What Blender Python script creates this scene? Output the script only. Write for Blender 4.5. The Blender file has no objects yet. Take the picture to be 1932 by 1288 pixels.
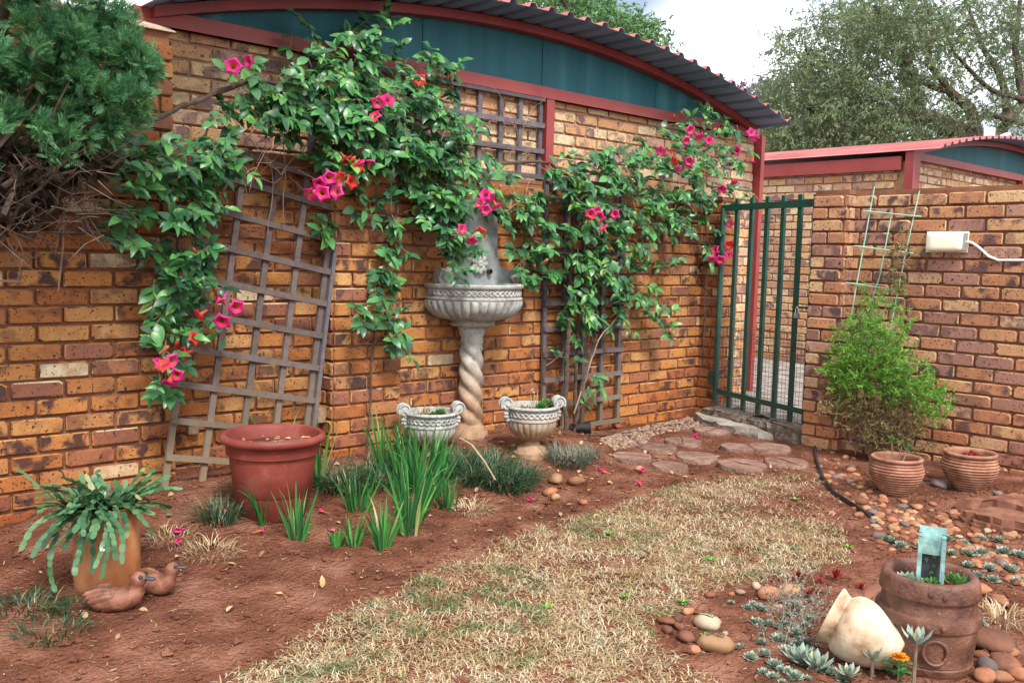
import bpy, math, random
import numpy as np
from mathutils import Vector, Matrix, noise

# ------------------------------------------------------------------ camera, sky, sun, exposure
SC = bpy.context.scene
COL = SC.collection
rng = random.Random(11)
nr = np.random.default_rng(11)
R = math.radians
CAM = Vector((0.0, -4.674, 1.287))
FPX, YAW, PIT, ROL = 1741.0, R(42.33), R(5.14), R(-1.44)

def cam_to_world(v):
    x, y, z = v
    cr, sr = math.cos(ROL), math.sin(ROL)
    x, z = x * cr + z * sr, -x * sr + z * cr
    cp, sp = math.cos(PIT), math.sin(PIT)
    y, z = y * cp + z * sp, -y * sp + z * cp
    cy, sy = math.cos(YAW), math.sin(YAW)
    return Vector((x * cy + y * sy, -x * sy + y * cy, z))

_r, _u, _f = cam_to_world((1, 0, 0)), cam_to_world((0, 0, 1)), cam_to_world((0, 1, 0))
cam = bpy.data.cameras.new('camera')
cam.sensor_width = 36.0
cam.lens = 36.0 * FPX / 1932.0
cam.clip_end = 2000
cam.clip_start = 0.05
camo = bpy.data.objects.new('camera', cam)
COL.objects.link(camo)
camo.matrix_world = Matrix(((_r.x, _u.x, -_f.x, CAM.x), (_r.y, _u.y, -_f.y, CAM.y), (_r.z, _u.z, -_f.z, CAM.z), (0, 0, 0, 1)))
SC.camera = camo

SUN_EL, SUN_AZ = 50.0, 200.0          # azimuth clockwise from +Y
W = bpy.data.worlds.new('World')
SC.world = W
W.use_nodes = True
wn = W.node_tree
wn.nodes.clear()
_sky = wn.nodes.new('ShaderNodeTexSky')
_sky.sky_type = 'NISHITA'
_sky.sun_disc = False
_sky.sun_elevation = R(SUN_EL)
_sky.sun_rotation = R(SUN_AZ)
_sky.air_density = 1.0
_sky.dust_density = 3.0
_hs = wn.nodes.new('ShaderNodeHueSaturation')
_hs.inputs['Saturation'].default_value = 0.75
_tc = wn.nodes.new('ShaderNodeTexCoord')
_nz = wn.nodes.new('ShaderNodeTexNoise')
_nz.inputs['Scale'].default_value = 2.2
_nz.inputs['Detail'].default_value = 5
_rp = wn.nodes.new('ShaderNodeValToRGB')
_rp.color_ramp.elements[0].position = 0.40
_rp.color_ramp.elements[1].position = 0.57
_mx = wn.nodes.new('ShaderNodeMix')
_mx.data_type = 'RGBA'
_mx.inputs[7].default_value = (12.5, 12.7, 13.0, 1)
_bg = wn.nodes.new('ShaderNodeBackground')
_bg.inputs['Strength'].default_value = 0.083
_wo = wn.nodes.new('ShaderNodeOutputWorld')
wn.links.new(_sky.outputs[0], _hs.inputs['Color'])
wn.links.new(_tc.outputs['Generated'], _nz.inputs['Vector'])
wn.links.new(_nz.outputs[0], _rp.inputs[0])
wn.links.new(_rp.outputs[0], _mx.inputs[0])
wn.links.new(_hs.outputs[0], _mx.inputs[6])
wn.links.new(_mx.outputs[2], _bg.inputs[0])
wn.links.new(_bg.outputs[0], _wo.inputs[0])

_sl = bpy.data.lights.new('sun', 'SUN')
_sl.energy = 2.1
_sl.angle = R(13)
_sl.color = (1.0, 0.95, 0.87)
_so = bpy.data.objects.new('sun', _sl)
COL.objects.link(_so)
_so.location = (3, -6, 8)
_sd = Vector((math.sin(R(SUN_AZ)) * math.cos(R(SUN_EL)), math.cos(R(SUN_AZ)) * math.cos(R(SUN_EL)), math.sin(R(SUN_EL))))
_so.rotation_euler = _sd.to_track_quat('Z', 'Y').to_euler()

SC.view_settings.view_transform = 'Standard'
SC.view_settings.look = 'None'
SC.view_settings.exposure = 1.34
SC.view_settings.gamma = 1.0
SC.view_settings.use_curve_mapping = False

# ------------------------------------------------------------------ survey helpers
def ray(px, py):
    return cam_to_world(((px - 966.0) / FPX, 1.0, -(py - 644.0) / FPX))

def wy(px, py, Y=0.0):
    d = ray(px, py)
    return CAM + d * ((Y - CAM.y) / d.y)

def wx(px, py, X):
    d = ray(px, py)
    return CAM + d * ((X - CAM.x) / d.x)

def sm(t):
    t = max(0.0, min(1.0, t))
    return t * t * (3 - 2 * t)

def hgt(x, y):
    """height of the soil: a bed heaped against the long wall, a low rockery mound on the right"""
    b = 0.125 * sm((y + 1.35) / 1.2) * sm((x - 0.9) / 0.7) * (1 - sm((x - 4.2) / 1.1))
    b += 0.05 * sm((x - 4.4) / 0.8) * sm((-1.7 - y) / 0.6) * (1 if y < 0 else 0)
    n = noise.noise(Vector((x * 2.3, y * 2.3, 0.3))) * 0.014 + noise.noise(Vector((x * 6, y * 6, 1.3))) * 0.009
    return b + n

def gp(px, py, dz=0.0):
    d = ray(px, py)
    z = 0.0
    for _ in range(12):
        p = CAM + d * ((z - CAM.z) / d.z)
        z = 0.5 * z + 0.5 * (hgt(p.x, p.y) + dz)
    p = CAM + d * ((z - CAM.z) / d.z)
    return Vector((p.x, p.y, hgt(p.x, p.y) + dz))

# ------------------------------------------------------------------ materials
def nd(nt, typ, props=None, **ins):
    n = nt.nodes.new(typ)
    for k, v in (props or {}).items():
        setattr(n, k, v)
    for k, v in ins.items():
        s = n.inputs[int(k[1:])] if k[0] == 'i' and k[1:].isdigit() else n.inputs[k.replace('_', ' ')]
        if isinstance(v, bpy.types.NodeSocket):
            nt.links.new(v, s)
        else:
            s.default_value = v
    return n

def ramp(nt, fac, stops, interp='LINEAR'):
    n = nt.nodes.new('ShaderNodeValToRGB')
    cr = n.color_ramp
    cr.interpolation = interp
    while len(cr.elements) < len(stops):
        cr.elements.new(0.5)
    for e, (p, c) in zip(cr.elements, stops):
        e.position = p
        e.color = (c, c, c, 1) if isinstance(c, (int, float)) else (*c, 1)
    nt.links.new(fac, n.inputs[0])
    return n.outputs[0]

def mixc(nt, fac, a, b, blend='MIX'):
    n = nt.nodes.new('ShaderNodeMix')
    n.data_type = 'RGBA'
    n.blend_type = blend
    for i, v in ((0, fac), (6, a), (7, b)):
        if isinstance(v, bpy.types.NodeSocket):
            nt.links.new(v, n.inputs[i])
        elif i == 0:
            n.inputs[i].default_value = v
        else:
            n.inputs[i].default_value = (*v, 1)
    return n.outputs[2]

def mth(nt, op, a, b=0.0, clamp=False):
    n = nt.nodes.new('ShaderNodeMath')
    n.operation = op
    n.use_clamp = clamp
    for i, v in enumerate((a, b)):
        if isinstance(v, bpy.types.NodeSocket):
            nt.links.new(v, n.inputs[i])
        else:
            n.inputs[i].default_value = v
    return n.outputs[0]

def start(name):
    m = bpy.data.materials.new(name)
    m.use_nodes = True
    nt = m.node_tree
    nt.nodes.clear()
    out = nt.nodes.new('ShaderNodeOutputMaterial')
    b = nt.nodes.new('ShaderNodeBsdfPrincipled')
    nt.links.new(b.outputs[0], out.inputs[0])
    return m, nt, b, out

def rnd(nt):
    oi = nd(nt, 'ShaderNodeObjectInfo').outputs['Random']
    g = nd(nt, 'ShaderNodeNewGeometry').outputs['Random Per Island']
    return mth(nt, 'FRACT', mth(nt, 'ADD', oi, g))

def wpos(nt):
    return nd(nt, 'ShaderNodeNewGeometry').outputs['Position']

def nz(nt, vec, scale, detail=4.0, rough=0.55, dist=0.0):
    return nd(nt, 'ShaderNodeTexNoise', None, Vector=vec, Scale=scale, Detail=detail, Roughness=rough, Distortion=dist).outputs[0]

def bump(nt, b, h, strength=0.3, dist=0.01):
    n = nd(nt, 'ShaderNodeBump', None, Strength=strength, Distance=dist, Height=h)
    nt.links.new(n.outputs[0], b.inputs['Normal'])

def nat(name, stops, scale=8.0, rough=0.85, bstr=0.3, bscale=60.0, var=0.18, spec=0.3, detail=5.0, bdist=0.006, speck=None, metal=0.0, local=False):
    """general weathered surface: noise-driven colour, value variation from piece to piece, fine relief"""
    m, nt, b, o = start(name)
    p = nd(nt, 'ShaderNodeTexCoord').outputs['Object'] if local else wpos(nt)
    r = rnd(nt)
    c = ramp(nt, nz(nt, p, scale, detail), stops)
    if speck:
        sc, th, col = speck
        c = mixc(nt, ramp(nt, nz(nt, p, sc, 2), [(th, 0.0), (th + 0.05, 1.0)]), c, col)
    v = nd(nt, 'ShaderNodeMapRange', None, Value=r, i3=1 - var, i4=1 + var).outputs[0]
    h = nd(nt, 'ShaderNodeHueSaturation', None, Value=v, Color=c)
    nt.links.new(h.outputs[0], b.inputs['Base Color'])
    b.inputs['Roughness'].default_value = rough
    b.inputs['Specular IOR Level'].default_value = spec
    b.inputs['Metallic'].default_value = metal
    if bstr:
        bump(nt, b, nz(nt, p, bscale, 4), bstr, bdist)
    return m

def leafmat(name, stops, rough=0.45, trans=0.25, spec=0.4, clump=0.0):
    m, nt, b, o = start(name)
    r = rnd(nt)
    if clump:
        g = ramp(nt, nz(nt, wpos(nt), clump, 2), [(0.32, 0.0), (0.68, 1.0)])
        r = mth(nt, 'ADD', mth(nt, 'MULTIPLY', r, 0.68), mth(nt, 'MULTIPLY', g, 0.32))
    c = ramp(nt, r, stops)
    n = nz(nt, wpos(nt), 90, 2)
    c = mixc(nt, mth(nt, 'MULTIPLY', n, 0.35), c, (0.01, 0.03, 0.01), 'MIX')
    nt.links.new(c, b.inputs['Base Color'])
    b.inputs['Roughness'].default_value = rough
    b.inputs['Specular IOR Level'].default_value = spec
    if trans:
        t = nd(nt, 'ShaderNodeBsdfTranslucent', None, Color=c)
        x = nd(nt, 'ShaderNodeMixShader', None, i0=trans, i1=b.outputs[0], i2=t.outputs[0])
        nt.links.new(x.outputs[0], o.inputs[0])
    return m

def brickmat(name, pal):
    m, nt, b, o = start(name)
    r = rnd(nt)
    p = wpos(nt)
    off = nd(nt, 'ShaderNodeCombineXYZ', None, X=mth(nt, 'MULTIPLY', r, 37.0), Y=mth(nt, 'MULTIPLY', r, 91.0), Z=mth(nt, 'MULTIPLY', r, 13.0)).outputs[0]
    q = nd(nt, 'ShaderNodeVectorMath', {'operation': 'ADD'}, i0=p, i1=off).outputs[0]
    st, flash, mott, lowred = {
        'pale': ([(0.0, (0.46, 0.22, 0.10)), (0.2, (0.54, 0.33, 0.16)), (0.45, (0.62, 0.45, 0.26)), (0.62, (0.66, 0.53, 0.34)), (0.76, (0.50, 0.31, 0.23)), (0.9, (0.36, 0.21, 0.19)), (1.0, (0.55, 0.31, 0.15))], (0.15, 0.085, 0.095), (0.42, 0.25, 0.14), 0.35),
        'warm': ([(0.0, (0.29, 0.100, 0.034)), (0.2, (0.38, 0.150, 0.043)), (0.42, (0.45, 0.205, 0.060)), (0.62, (0.48, 0.275, 0.105)), (0.76, (0.33, 0.150, 0.078)), (0.88, (0.21, 0.090, 0.064)), (0.955, (0.40, 0.175, 0.055)), (0.97, (0.56, 0.48, 0.32)), (1.0, (0.58, 0.50, 0.34))], (0.055, 0.030, 0.034), (0.32, 0.12, 0.045), 0.6),
        'mixed': ([(0.0, (0.40, 0.17, 0.085)), (0.2, (0.50, 0.25, 0.12)), (0.4, (0.57, 0.36, 0.18)), (0.52, (0.60, 0.42, 0.23)), (0.68, (0.40, 0.22, 0.17)), (0.85, (0.27, 0.14, 0.125)), (1.0, (0.46, 0.20, 0.10))], (0.085, 0.045, 0.055), (0.36, 0.17, 0.10), 0.4)}[pal]
    c = ramp(nt, r, st)
    # mottled tone
    c = mixc(nt, ramp(nt, nz(nt, q, 22, 4), [(0.35, 0.0), (0.7, 0.55)]), c, mott)
    # soft fire-flash blotches on some bricks only
    r2 = mth(nt, 'FRACT', mth(nt, 'MULTIPLY', r, 17.31))
    has = ramp(nt, r2, [(0.22, 0.0), (0.45, 1.0)])
    fl = ramp(nt, nz(nt, q, 11.0, 2, 0.45), [(0.475, 0.0), (0.585, 0.92)])
    r3 = mth(nt, 'FRACT', mth(nt, 'MULTIPLY', r, 53.7))
    fl = mth(nt, 'MULTIPLY', mth(nt, 'MULTIPLY', fl, has), ramp(nt, r3, [(0.0, 0.25), (0.7, 1.0)]))
    c = mixc(nt, fl, c, flash)
    # iron specks, larger slag spots
    c = mixc(nt, ramp(nt, nz(nt, q, 85, 1), [(0.645, 0.0), (0.68, 0.92)]), c, (0.022, 0.016, 0.018))
    c = mixc(nt, ramp(nt, nz(nt, q, 34, 2, 0.6), [(0.655, 0.0), (0.69, 0.9)]), c, (0.025, 0.018, 0.02))
    # redder and deeper in tone towards the ground
    z = nd(nt, 'ShaderNodeSeparateXYZ', None, Vector=p).outputs[2]
    zz = mth(nt, 'ADD', z, mth(nt, 'MULTIPLY', nz(nt, p, 3.0, 4), 0.5))
    sp = ramp(nt, zz, [(0.30, lowred), (0.95, 0.0)])
    c = mixc(nt, sp, c, mixc(nt, 1.0, c, (0.95, 0.62, 0.42), 'MULTIPLY'))
    # grime in broad patches
    c = mixc(nt, ramp(nt, nz(nt, p, 1.3, 5, 0.6), [(0.46, 0.0), (0.70, 0.55)]), c, mixc(nt, 1.0, c, (0.52, 0.44, 0.46), 'MULTIPLY'))
    nt.links.new(c, b.inputs['Base Color'])
    b.inputs['Roughness'].default_value = 0.8
    b.inputs['Specular IOR Level'].default_value = 0.25
    bump(nt, b, nz(nt, q, 55, 5, 0.7), 0.6, 0.008)
    return m

MT = {}
MT['brick'] = brickmat('brick_orange', 'warm')
MT['brick_pale'] = brickmat('brick_pale', 'pale')
MT['brick_mixed'] = brickmat('brick_mixed', 'mixed')
MT['mortar'] = nat('mortar', [(0.3, (0.15, 0.062, 0.033)), (0.7, (0.27, 0.125, 0.068))], 9, 0.95, 0.8, 130)
MT['mortar_pale'] = nat('mortar_pale', [(0.3, (0.22, 0.115, 0.065)), (0.7, (0.36, 0.21, 0.12))], 9, 0.95, 0.8, 130)
MT['soil'] = nat('soil', [(0.28, (0.085, 0.030, 0.018)), (0.5, (0.185, 0.072, 0.043)), (0.72, (0.32, 0.152, 0.102))], 4.5, 0.97, 1.0, 48, 0.0, 0.1, 10, 0.05, (120, 0.68, (0.34, 0.21, 0.14)))
MT['maroon'] = nat('maroon_paint', [(0.3, (0.20, 0.026, 0.026)), (0.7, (0.27, 0.045, 0.040))], 3, 0.5, 0.08, 40, 0.03, 0.4)
MT['roof_red'] = nat('roof_red_paint', [(0.3, (0.30, 0.085, 0.085)), (0.7, (0.40, 0.15, 0.145))], 2, 0.6, 0.05, 40, 0.03, 0.3)
MT['roof_under'] = nat('roof_underside', [(0.3, (0.12, 0.20, 0.36)), (0.7, (0.19, 0.28, 0.45))], 3, 0.5, 0.05, 30, 0.03, 0.4)
MT['concrete'] = None

def concretemat(name, ztop, soft):
    m, nt, b, o = start(name)
    p = wpos(nt)
    c = ramp(nt, nz(nt, p, 14, 6, 0.65), [(0.25, (0.15, 0.15, 0.14)), (0.5, (0.35, 0.355, 0.34)), (0.75, (0.52, 0.51, 0.47))])
    c = mixc(nt, ramp(nt, nz(nt, p, 55, 4, 0.7), [(0.56, 0.0), (0.70, 0.7)]), c, (0.06, 0.06, 0.052))
    z = nd(nt, 'ShaderNodeSeparateXYZ', None, Vector=p).outputs[2]
    zz = mth(nt, 'SUBTRACT', z, mth(nt, 'MULTIPLY', nz(nt, p, 6.0, 4), 0.22))
    st = nd(nt, 'ShaderNodeMapRange', None, Value=zz, i1=ztop - soft, i2=ztop, i3=0.85, i4=0.0).outputs[0]
    och = ramp(nt, nz(nt, p, 22, 4), [(0.3, (0.23, 0.115, 0.052)), (0.7, (0.40, 0.245, 0.135))])
    c = mixc(nt, st, c, och)
    nt.links.new(c, b.inputs['Base Color'])
    b.inputs['Roughness'].default_value = 0.9
    b.inputs['Specular IOR Level'].default_value = 0.2
    bump(nt, b, nz(nt, p, 80, 5, 0.7), 0.4, 0.005)
    return m

def panelmat():
    m, nt, b, o = start('teal_panel')
    p = wpos(nt)
    s = nd(nt, 'ShaderNodeVectorMath', {'operation': 'MULTIPLY'}, i0=p, i1=(7.0, 7.0, 0.5)).outputs[0]
    c = ramp(nt, nz(nt, s, 1.0, 5), [(0.3, (0.008, 0.078, 0.105)), (0.55, (0.014, 0.108, 0.138)), (0.75, (0.05, 0.175, 0.205))])
    nt.links.new(c, b.inputs['Base Color'])
    b.inputs['Roughness'].default_value = 0.6
    b.inputs['Specular IOR Level'].default_value = 0.25
    bump(nt, b, nz(nt, p, 90, 3), 0.08, 0.003)
    return m

def woodmat(name, a, bcol, weather):
    m, nt, b, o = start(name)
    p = wpos(nt)
    r = rnd(nt)
    s = nd(nt, 'ShaderNodeVectorMath', {'operation': 'MULTIPLY'}, i0=nd(nt, 'ShaderNodeTexCoord').outputs['Generated'], i1=(3, 3, 3)).outputs[0]
    c = ramp(nt, nz(nt, p, 24, 6, 0.7), [(0.25, a), (0.7, bcol)])
    z = nd(nt, 'ShaderNodeSeparateXYZ', None, Vector=p).outputs[2]
    g = nd(nt, 'ShaderNodeMapRange', None, Value=mth(nt, 'ADD', z, mth(nt, 'MULTIPLY', nz(nt, p, 4, 3), 0.5)), i1=0.35, i2=0.95, i3=0.75, i4=0.0).outputs[0]
    c = mixc(nt, g, c, weather)
    v = nd(nt, 'ShaderNodeMapRange', None, Value=r, i3=0.8, i4=1.25).outputs[0]
    c = nd(nt, 'ShaderNodeHueSaturation', None, Value=v, Color=c).outputs[0]
    nt.links.new(c, b.inputs['Base Color'])
    b.inputs['Roughness'].default_value = 0.85
    bump(nt, b, nz(nt, p, 120, 4), 0.5, 0.004)
    return m

MT['panel'] = panelmat()
MT['concrete_fountain'] = concretemat('weathered_concrete_fountain', 0.62, 0.35)
MT['concrete_urn'] = concretemat('weathered_concrete_urn', 0.16, 0.14)
MT['concrete_urn_stained'] = concretemat('weathered_concrete_stained', 0.27, 0.12)
MT['slab'] = nat('grey_slab', [(0.3, (0.11, 0.085, 0.07)), (0.5, (0.24, 0.21, 0.18)), (0.65, (0.34, 0.31, 0.28)), (0.8, (0.33, 0.20, 0.12))], 6, 0.9, 0.9, 40, 0.1, 0.2, 8, 0.015)
MT['sill'] = nat('aggregate_sill', [(0.3, (0.10, 0.075, 0.055)), (0.5, (0.19, 0.15, 0.12)), (0.75, (0.30, 0.26, 0.22))], 22, 0.95, 1.0, 55, 0.1, 0.15, 8, 0.02, (75, 0.62, (0.36, 0.30, 0.25)))
MT['plate'] = nat('blue_grey_concrete', [(0.25, (0.10, 0.115, 0.12)), (0.5, (0.20, 0.225, 0.23)), (0.75, (0.31, 0.33, 0.33))], 9, 0.9, 0.5, 70, 0.05, 0.2, 8)
MT['wood'] = woodmat('weathered_trellis_wood', (0.055, 0.040, 0.038), (0.12, 0.090, 0.082), (0.19, 0.135, 0.07))
MT['wood_dark'] = woodmat('dark_trellis_wood', (0.055, 0.045, 0.055), (0.12, 0.105, 0.12), (0.16, 0.12, 0.065))
MT['wood_block'] = nat('wood_block', [(0.3, (0.16, 0.10, 0.06)), (0.7, (0.28, 0.20, 0.13))], 30, 0.9, 0.4, 90)
MT['gate'] = nat('gate_green_paint', [(0.3, (0.009, 0.052, 0.038)), (0.7, (0.017, 0.080, 0.060))], 10, 0.4, 0.15, 60, 0.05, 0.5)
MT['wire'] = nat('gate_wire', [(0.3, (0.025, 0.045, 0.035)), (0.7, (0.06, 0.075, 0.06))], 10, 0.5, 0, 60, 0.05, 0.5)
MT['steel'] = nat('steel', [(0.3, (0.45, 0.45, 0.46)), (0.7, (0.62, 0.62, 0.62))], 20, 0.35, 0, 60, 0.05, 0.6, metal=0.7)
MT['black'] = nat('black_plastic', [(0.3, (0.012, 0.012, 0.014)), (0.7, (0.03, 0.03, 0.034))], 20, 0.45, 0.1, 60, 0.05, 0.5)
MT['plastic_terra'] = nat('terracotta_plastic', [(0.3, (0.13, 0.023, 0.017)), (0.55, (0.19, 0.038, 0.028)), (0.78, (0.27, 0.095, 0.07))], 6, 0.55, 0.2, 60, 0.03, 0.35, 8, 0.004, (90, 0.73, (0.42, 0.28, 0.22)))
MT['clay'] = nat('orange_clay', [(0.25, (0.19, 0.065, 0.026)), (0.5, (0.34, 0.125, 0.046)), (0.75, (0.36, 0.19, 0.105))], 7, 0.85, 0.25, 70, 0.05)
MT['duck'] = nat('duck_clay', [(0.3, (0.10, 0.035, 0.022)), (0.5, (0.19, 0.072, 0.044)), (0.75, (0.29, 0.15, 0.10))], 24, 0.55, 0.5, 70, 0.08, 0.35)
MT['duck_dark'] = nat('duck_beak', [(0.3, (0.03, 0.035, 0.045)), (0.7, (0.06, 0.065, 0.075))], 20, 0.4, 0.1, 60)
MT['rib_pot'] = nat('ribbed_clay', [(0.28, (0.14, 0.055, 0.034)), (0.5, (0.26, 0.115, 0.07)), (0.72, (0.37, 0.20, 0.135))], 14, 0.75, 0.25, 70, 0.06)
MT['barrel'] = nat('barrel_clay', [(0.28, (0.042, 0.017, 0.012)), (0.45, (0.105, 0.043, 0.027)), (0.6, (0.145, 0.063, 0.041)), (0.78, (0.24, 0.13, 0.095))], 13, 0.55, 0.7, 70, 0.05, 0.4, 8, 0.008, (60, 0.69, (0.30, 0.20, 0.16)))
MT['jug'] = nat('cream_jug', [(0.28, (0.20, 0.10, 0.05)), (0.40, (0.40, 0.30, 0.20)), (0.55, (0.50, 0.43, 0.33)), (0.75, (0.55, 0.49, 0.40))], 9, 0.8, 0.4, 80, 0.03, 0.3, 6, 0.004, (70, 0.72, (0.22, 0.12, 0.06)))
MT['teal_metal'] = nat('teal_patina', [(0.25, (0.05, 0.10, 0.11)), (0.5, (0.14, 0.28, 0.27)), (0.8, (0.36, 0.52, 0.48))], 22, 0.6, 0.4, 70, 0.05, 0.4)
MT['lamp'] = nat('cream_lamp_plastic', [(0.3, (0.78, 0.74, 0.58)), (0.7, (0.86, 0.83, 0.68))], 3, 0.3, 0.03, 30, 0.0, 0.5)
MT['white'] = nat('white_paint', [(0.3, (0.74, 0.74, 0.74)), (0.7, (0.84, 0.84, 0.84))], 6, 0.5, 0.05, 40, 0.02)
MT['wire_teal'] = nat('teal_wire', [(0.3, (0.22, 0.48, 0.38)), (0.7, (0.34, 0.60, 0.48))], 6, 0.4, 0, 40, 0.02)
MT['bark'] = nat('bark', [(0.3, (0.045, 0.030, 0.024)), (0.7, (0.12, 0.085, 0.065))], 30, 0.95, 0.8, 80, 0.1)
MT['dead_shade'] = nat('shaded_dead_needles', [(0.3, (0.022, 0.015, 0.011)), (0.7, (0.055, 0.038, 0.028))], 20, 0.95, 0, 60, 0.3, 0.1)  # dead needle tone sunk very dark to paint the shadow under the conifer
MT['twig'] = nat('dry_twig', [(0.3, (0.13, 0.085, 0.06)), (0.7, (0.30, 0.22, 0.16))], 14, 0.9, 0.4, 80, 0.3)
MT['dead'] = nat('dead_leaf', [(0.3, (0.20, 0.13, 0.06)), (0.7, (0.42, 0.30, 0.15))], 14, 0.9, 0.2, 80, 0.35)
MT['vine_leaf'] = leafmat('vine_leaf', [(0.0, (0.013, 0.050, 0.027)), (0.22, (0.024, 0.095, 0.042)), (0.45, (0.048, 0.175, 0.060)), (0.70, (0.090, 0.30, 0.080)), (0.9, (0.17, 0.44, 0.10)), (0.955, (0.22, 0.46, 0.10)), (0.975, (0.38, 0.34, 0.08)), (1.0, (0.26, 0.13, 0.05))], 0.36, 0.24, 0.5, 5.0)
MT['conifer'] = leafmat('conifer_leaf', [(0.0, (0.020, 0.095, 0.050)), (0.35, (0.065, 0.24, 0.11)), (0.65, (0.16, 0.44, 0.18)), (1.0, (0.42, 0.70, 0.28))], 0.5, 0.30, 0.4, 9.0)
MT['lawn_green'] = leafmat('lawn_green', [(0.0, (0.09, 0.12, 0.05)), (0.6, (0.16, 0.20, 0.08)), (1.0, (0.34, 0.30, 0.15))], 0.7, 0.2, 0.2)
MT['iris'] = leafmat('iris_leaf', [(0.0, (0.016, 0.090, 0.030)), (0.45, (0.035, 0.185, 0.045)), (0.8, (0.075, 0.31, 0.06)), (0.95, (0.16, 0.42, 0.09)), (1.0, (0.42, 0.40, 0.16))], 0.4, 0.25, 0.5)
MT['mondo'] = leafmat('mondo_leaf', [(0.0, (0.010, 0.034, 0.018)), (0.5, (0.024, 0.072, 0.032)), (0.8, (0.06, 0.14, 0.06)), (0.90, (0.15, 0.21, 0.12)), (1.0, (0.40, 0.30, 0.16))], 0.45, 0.1, 0.4)
MT['bluegrass'] = leafmat('grey_blue_grass', [(0.0, (0.06, 0.085, 0.065)), (0.40, (0.13, 0.185, 0.14)), (0.58, (0.22, 0.28, 0.22)), (0.75, (0.16, 0.09, 0.05)), (1.0, (0.30, 0.19, 0.11))], 0.6, 0.1)
MT['drygrass'] = leafmat('dry_lawn_grass', [(0.0, (0.22, 0.125, 0.06)), (0.3, (0.42, 0.28, 0.14)), (0.6, (0.54, 0.42, 0.26)), (0.85, (0.69, 0.60, 0.44)), (0.95, (0.76, 0.70, 0.55)), (1.0, (0.22, 0.22, 0.09))], 0.75, 0.2, 0.2, 4.0)
MT['cactus'] = leafmat('holiday_cactus', [(0.0, (0.030, 0.095, 0.042)), (0.6, (0.070, 0.175, 0.075)), (0.93, (0.12, 0.24, 0.11)), (1.0, (0.30, 0.31, 0.12))], 0.35, 0.12, 0.5)
MT['fern'] = leafmat('fern_green', [(0.0, (0.075, 0.23, 0.028)), (0.5, (0.16, 0.42, 0.045)), (0.85, (0.28, 0.55, 0.08)), (1.0, (0.42, 0.52, 0.14))], 0.6, 0.3)
MT['fern_dry'] = leafmat('fern_dry', [(0.0, (0.12, 0.085, 0.03)), (0.5, (0.24, 0.19, 0.07)), (1.0, (0.40, 0.31, 0.15))], 0.8, 0.2)
MT['succ'] = leafmat('succulent', [(0.0, (0.13, 0.19, 0.15)), (0.5, (0.24, 0.31, 0.25)), (0.85, (0.36, 0.42, 0.33)), (1.0, (0.42, 0.40, 0.26))], 0.55, 0.05, 0.35)
MT['succ_silver'] = leafmat('succulent_silver', [(0.0, (0.17, 0.19, 0.16)), (0.5, (0.29, 0.30, 0.26)), (1.0, (0.46, 0.42, 0.40))], 0.8, 0.05, 0.1)
MT['succ_red'] = leafmat('succulent_red', [(0.0, (0.16, 0.010, 0.014)), (0.6, (0.34, 0.022, 0.028)), (1.0, (0.50, 0.08, 0.06))], 0.5, 0.15, 0.4)
MT['succ_green'] = leafmat('succulent_green', [(0.0, (0.05, 0.16, 0.05)), (0.6, (0.11, 0.27, 0.08)), (1.0, (0.30, 0.38, 0.12))], 0.4, 0.12, 0.4)
MT['petal'] = leafmat('pink_petal', [(0.0, (0.66, 0.012, 0.20)), (0.5, (0.80, 0.020, 0.27)), (0.85, (0.85, 0.045, 0.36)), (1.0, (0.80, 0.02, 0.14))], 0.55, 0.3, 0.3)
MT['petal_red'] = leafmat('red_petal', [(0.0, (0.70, 0.02, 0.03)), (1.0, (0.80, 0.06, 0.05))], 0.55, 0.3, 0.3)
MT['throat'] = leafmat('flower_throat', [(0.0, (0.50, 0.05, 0.04)), (0.6, (0.62, 0.13, 0.06)), (1.0, (0.64, 0.28, 0.12))], 0.6, 0.3, 0.3)
MT['orange_petal'] = leafmat('orange_petal', [(0.0, (0.80, 0.22, 0.01)), (1.0, (0.90, 0.38, 0.02))], 0.6, 0.3, 0.3)
MT['stone'] = nat('river_stone', [(0.25, (0.16, 0.060, 0.032)), (0.5, (0.28, 0.115, 0.060)), (0.8, (0.36, 0.19, 0.115))], 16, 0.8, 0.5, 70, 0.5, 0.2)
MT['stone_dark'] = nat('dark_stone', [(0.3, (0.085, 0.065, 0.06)), (0.7, (0.17, 0.13, 0.12))], 11, 0.75, 0.25, 60, 0.25, 0.3)
MT['stone_brown'] = nat('brown_stone', [(0.3, (0.085, 0.034, 0.022)), (0.7, (0.20, 0.085, 0.052))], 14, 0.75, 0.4, 70, 0.25, 0.25)
MT['stone_pale'] = nat('pale_stone', [(0.3, (0.22, 0.155, 0.10)), (0.7, (0.36, 0.285, 0.20))], 11, 0.75, 0.25, 60, 0.2, 0.3)
MT['stone_ochre'] = nat('ochre_stone', [(0.3, (0.20, 0.105, 0.05)), (0.7, (0.34, 0.205, 0.11))], 9, 0.65, 0.2, 60, 0.1, 0.35)
MT['engrave'] = nat('engraving', [(0.3, (0.05, 0.035, 0.03)), (0.7, (0.10, 0.07, 0.05))], 20, 0.8, 0.1, 60)
MT['rock'] = nat('layered_rock', [(0.25, (0.085, 0.032, 0.022)), (0.5, (0.17, 0.068, 0.042)), (0.8, (0.30, 0.15, 0.09))], 9, 0.9, 0.8, 40, 0.1)
MT['step'] = nat('red_step', [(0.25, (0.12, 0.062, 0.046)), (0.5, (0.215, 0.125, 0.096)), (0.75, (0.32, 0.215, 0.175))], 13, 0.95, 1.0, 45, 0.18, 0.15, 8, 0.02)
MT['gravel'] = nat('gravel', [(0.3, (0.15, 0.09, 0.06)), (0.7, (0.30, 0.21, 0.155))], 30, 0.85, 0.2, 80, 0.4)
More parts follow.
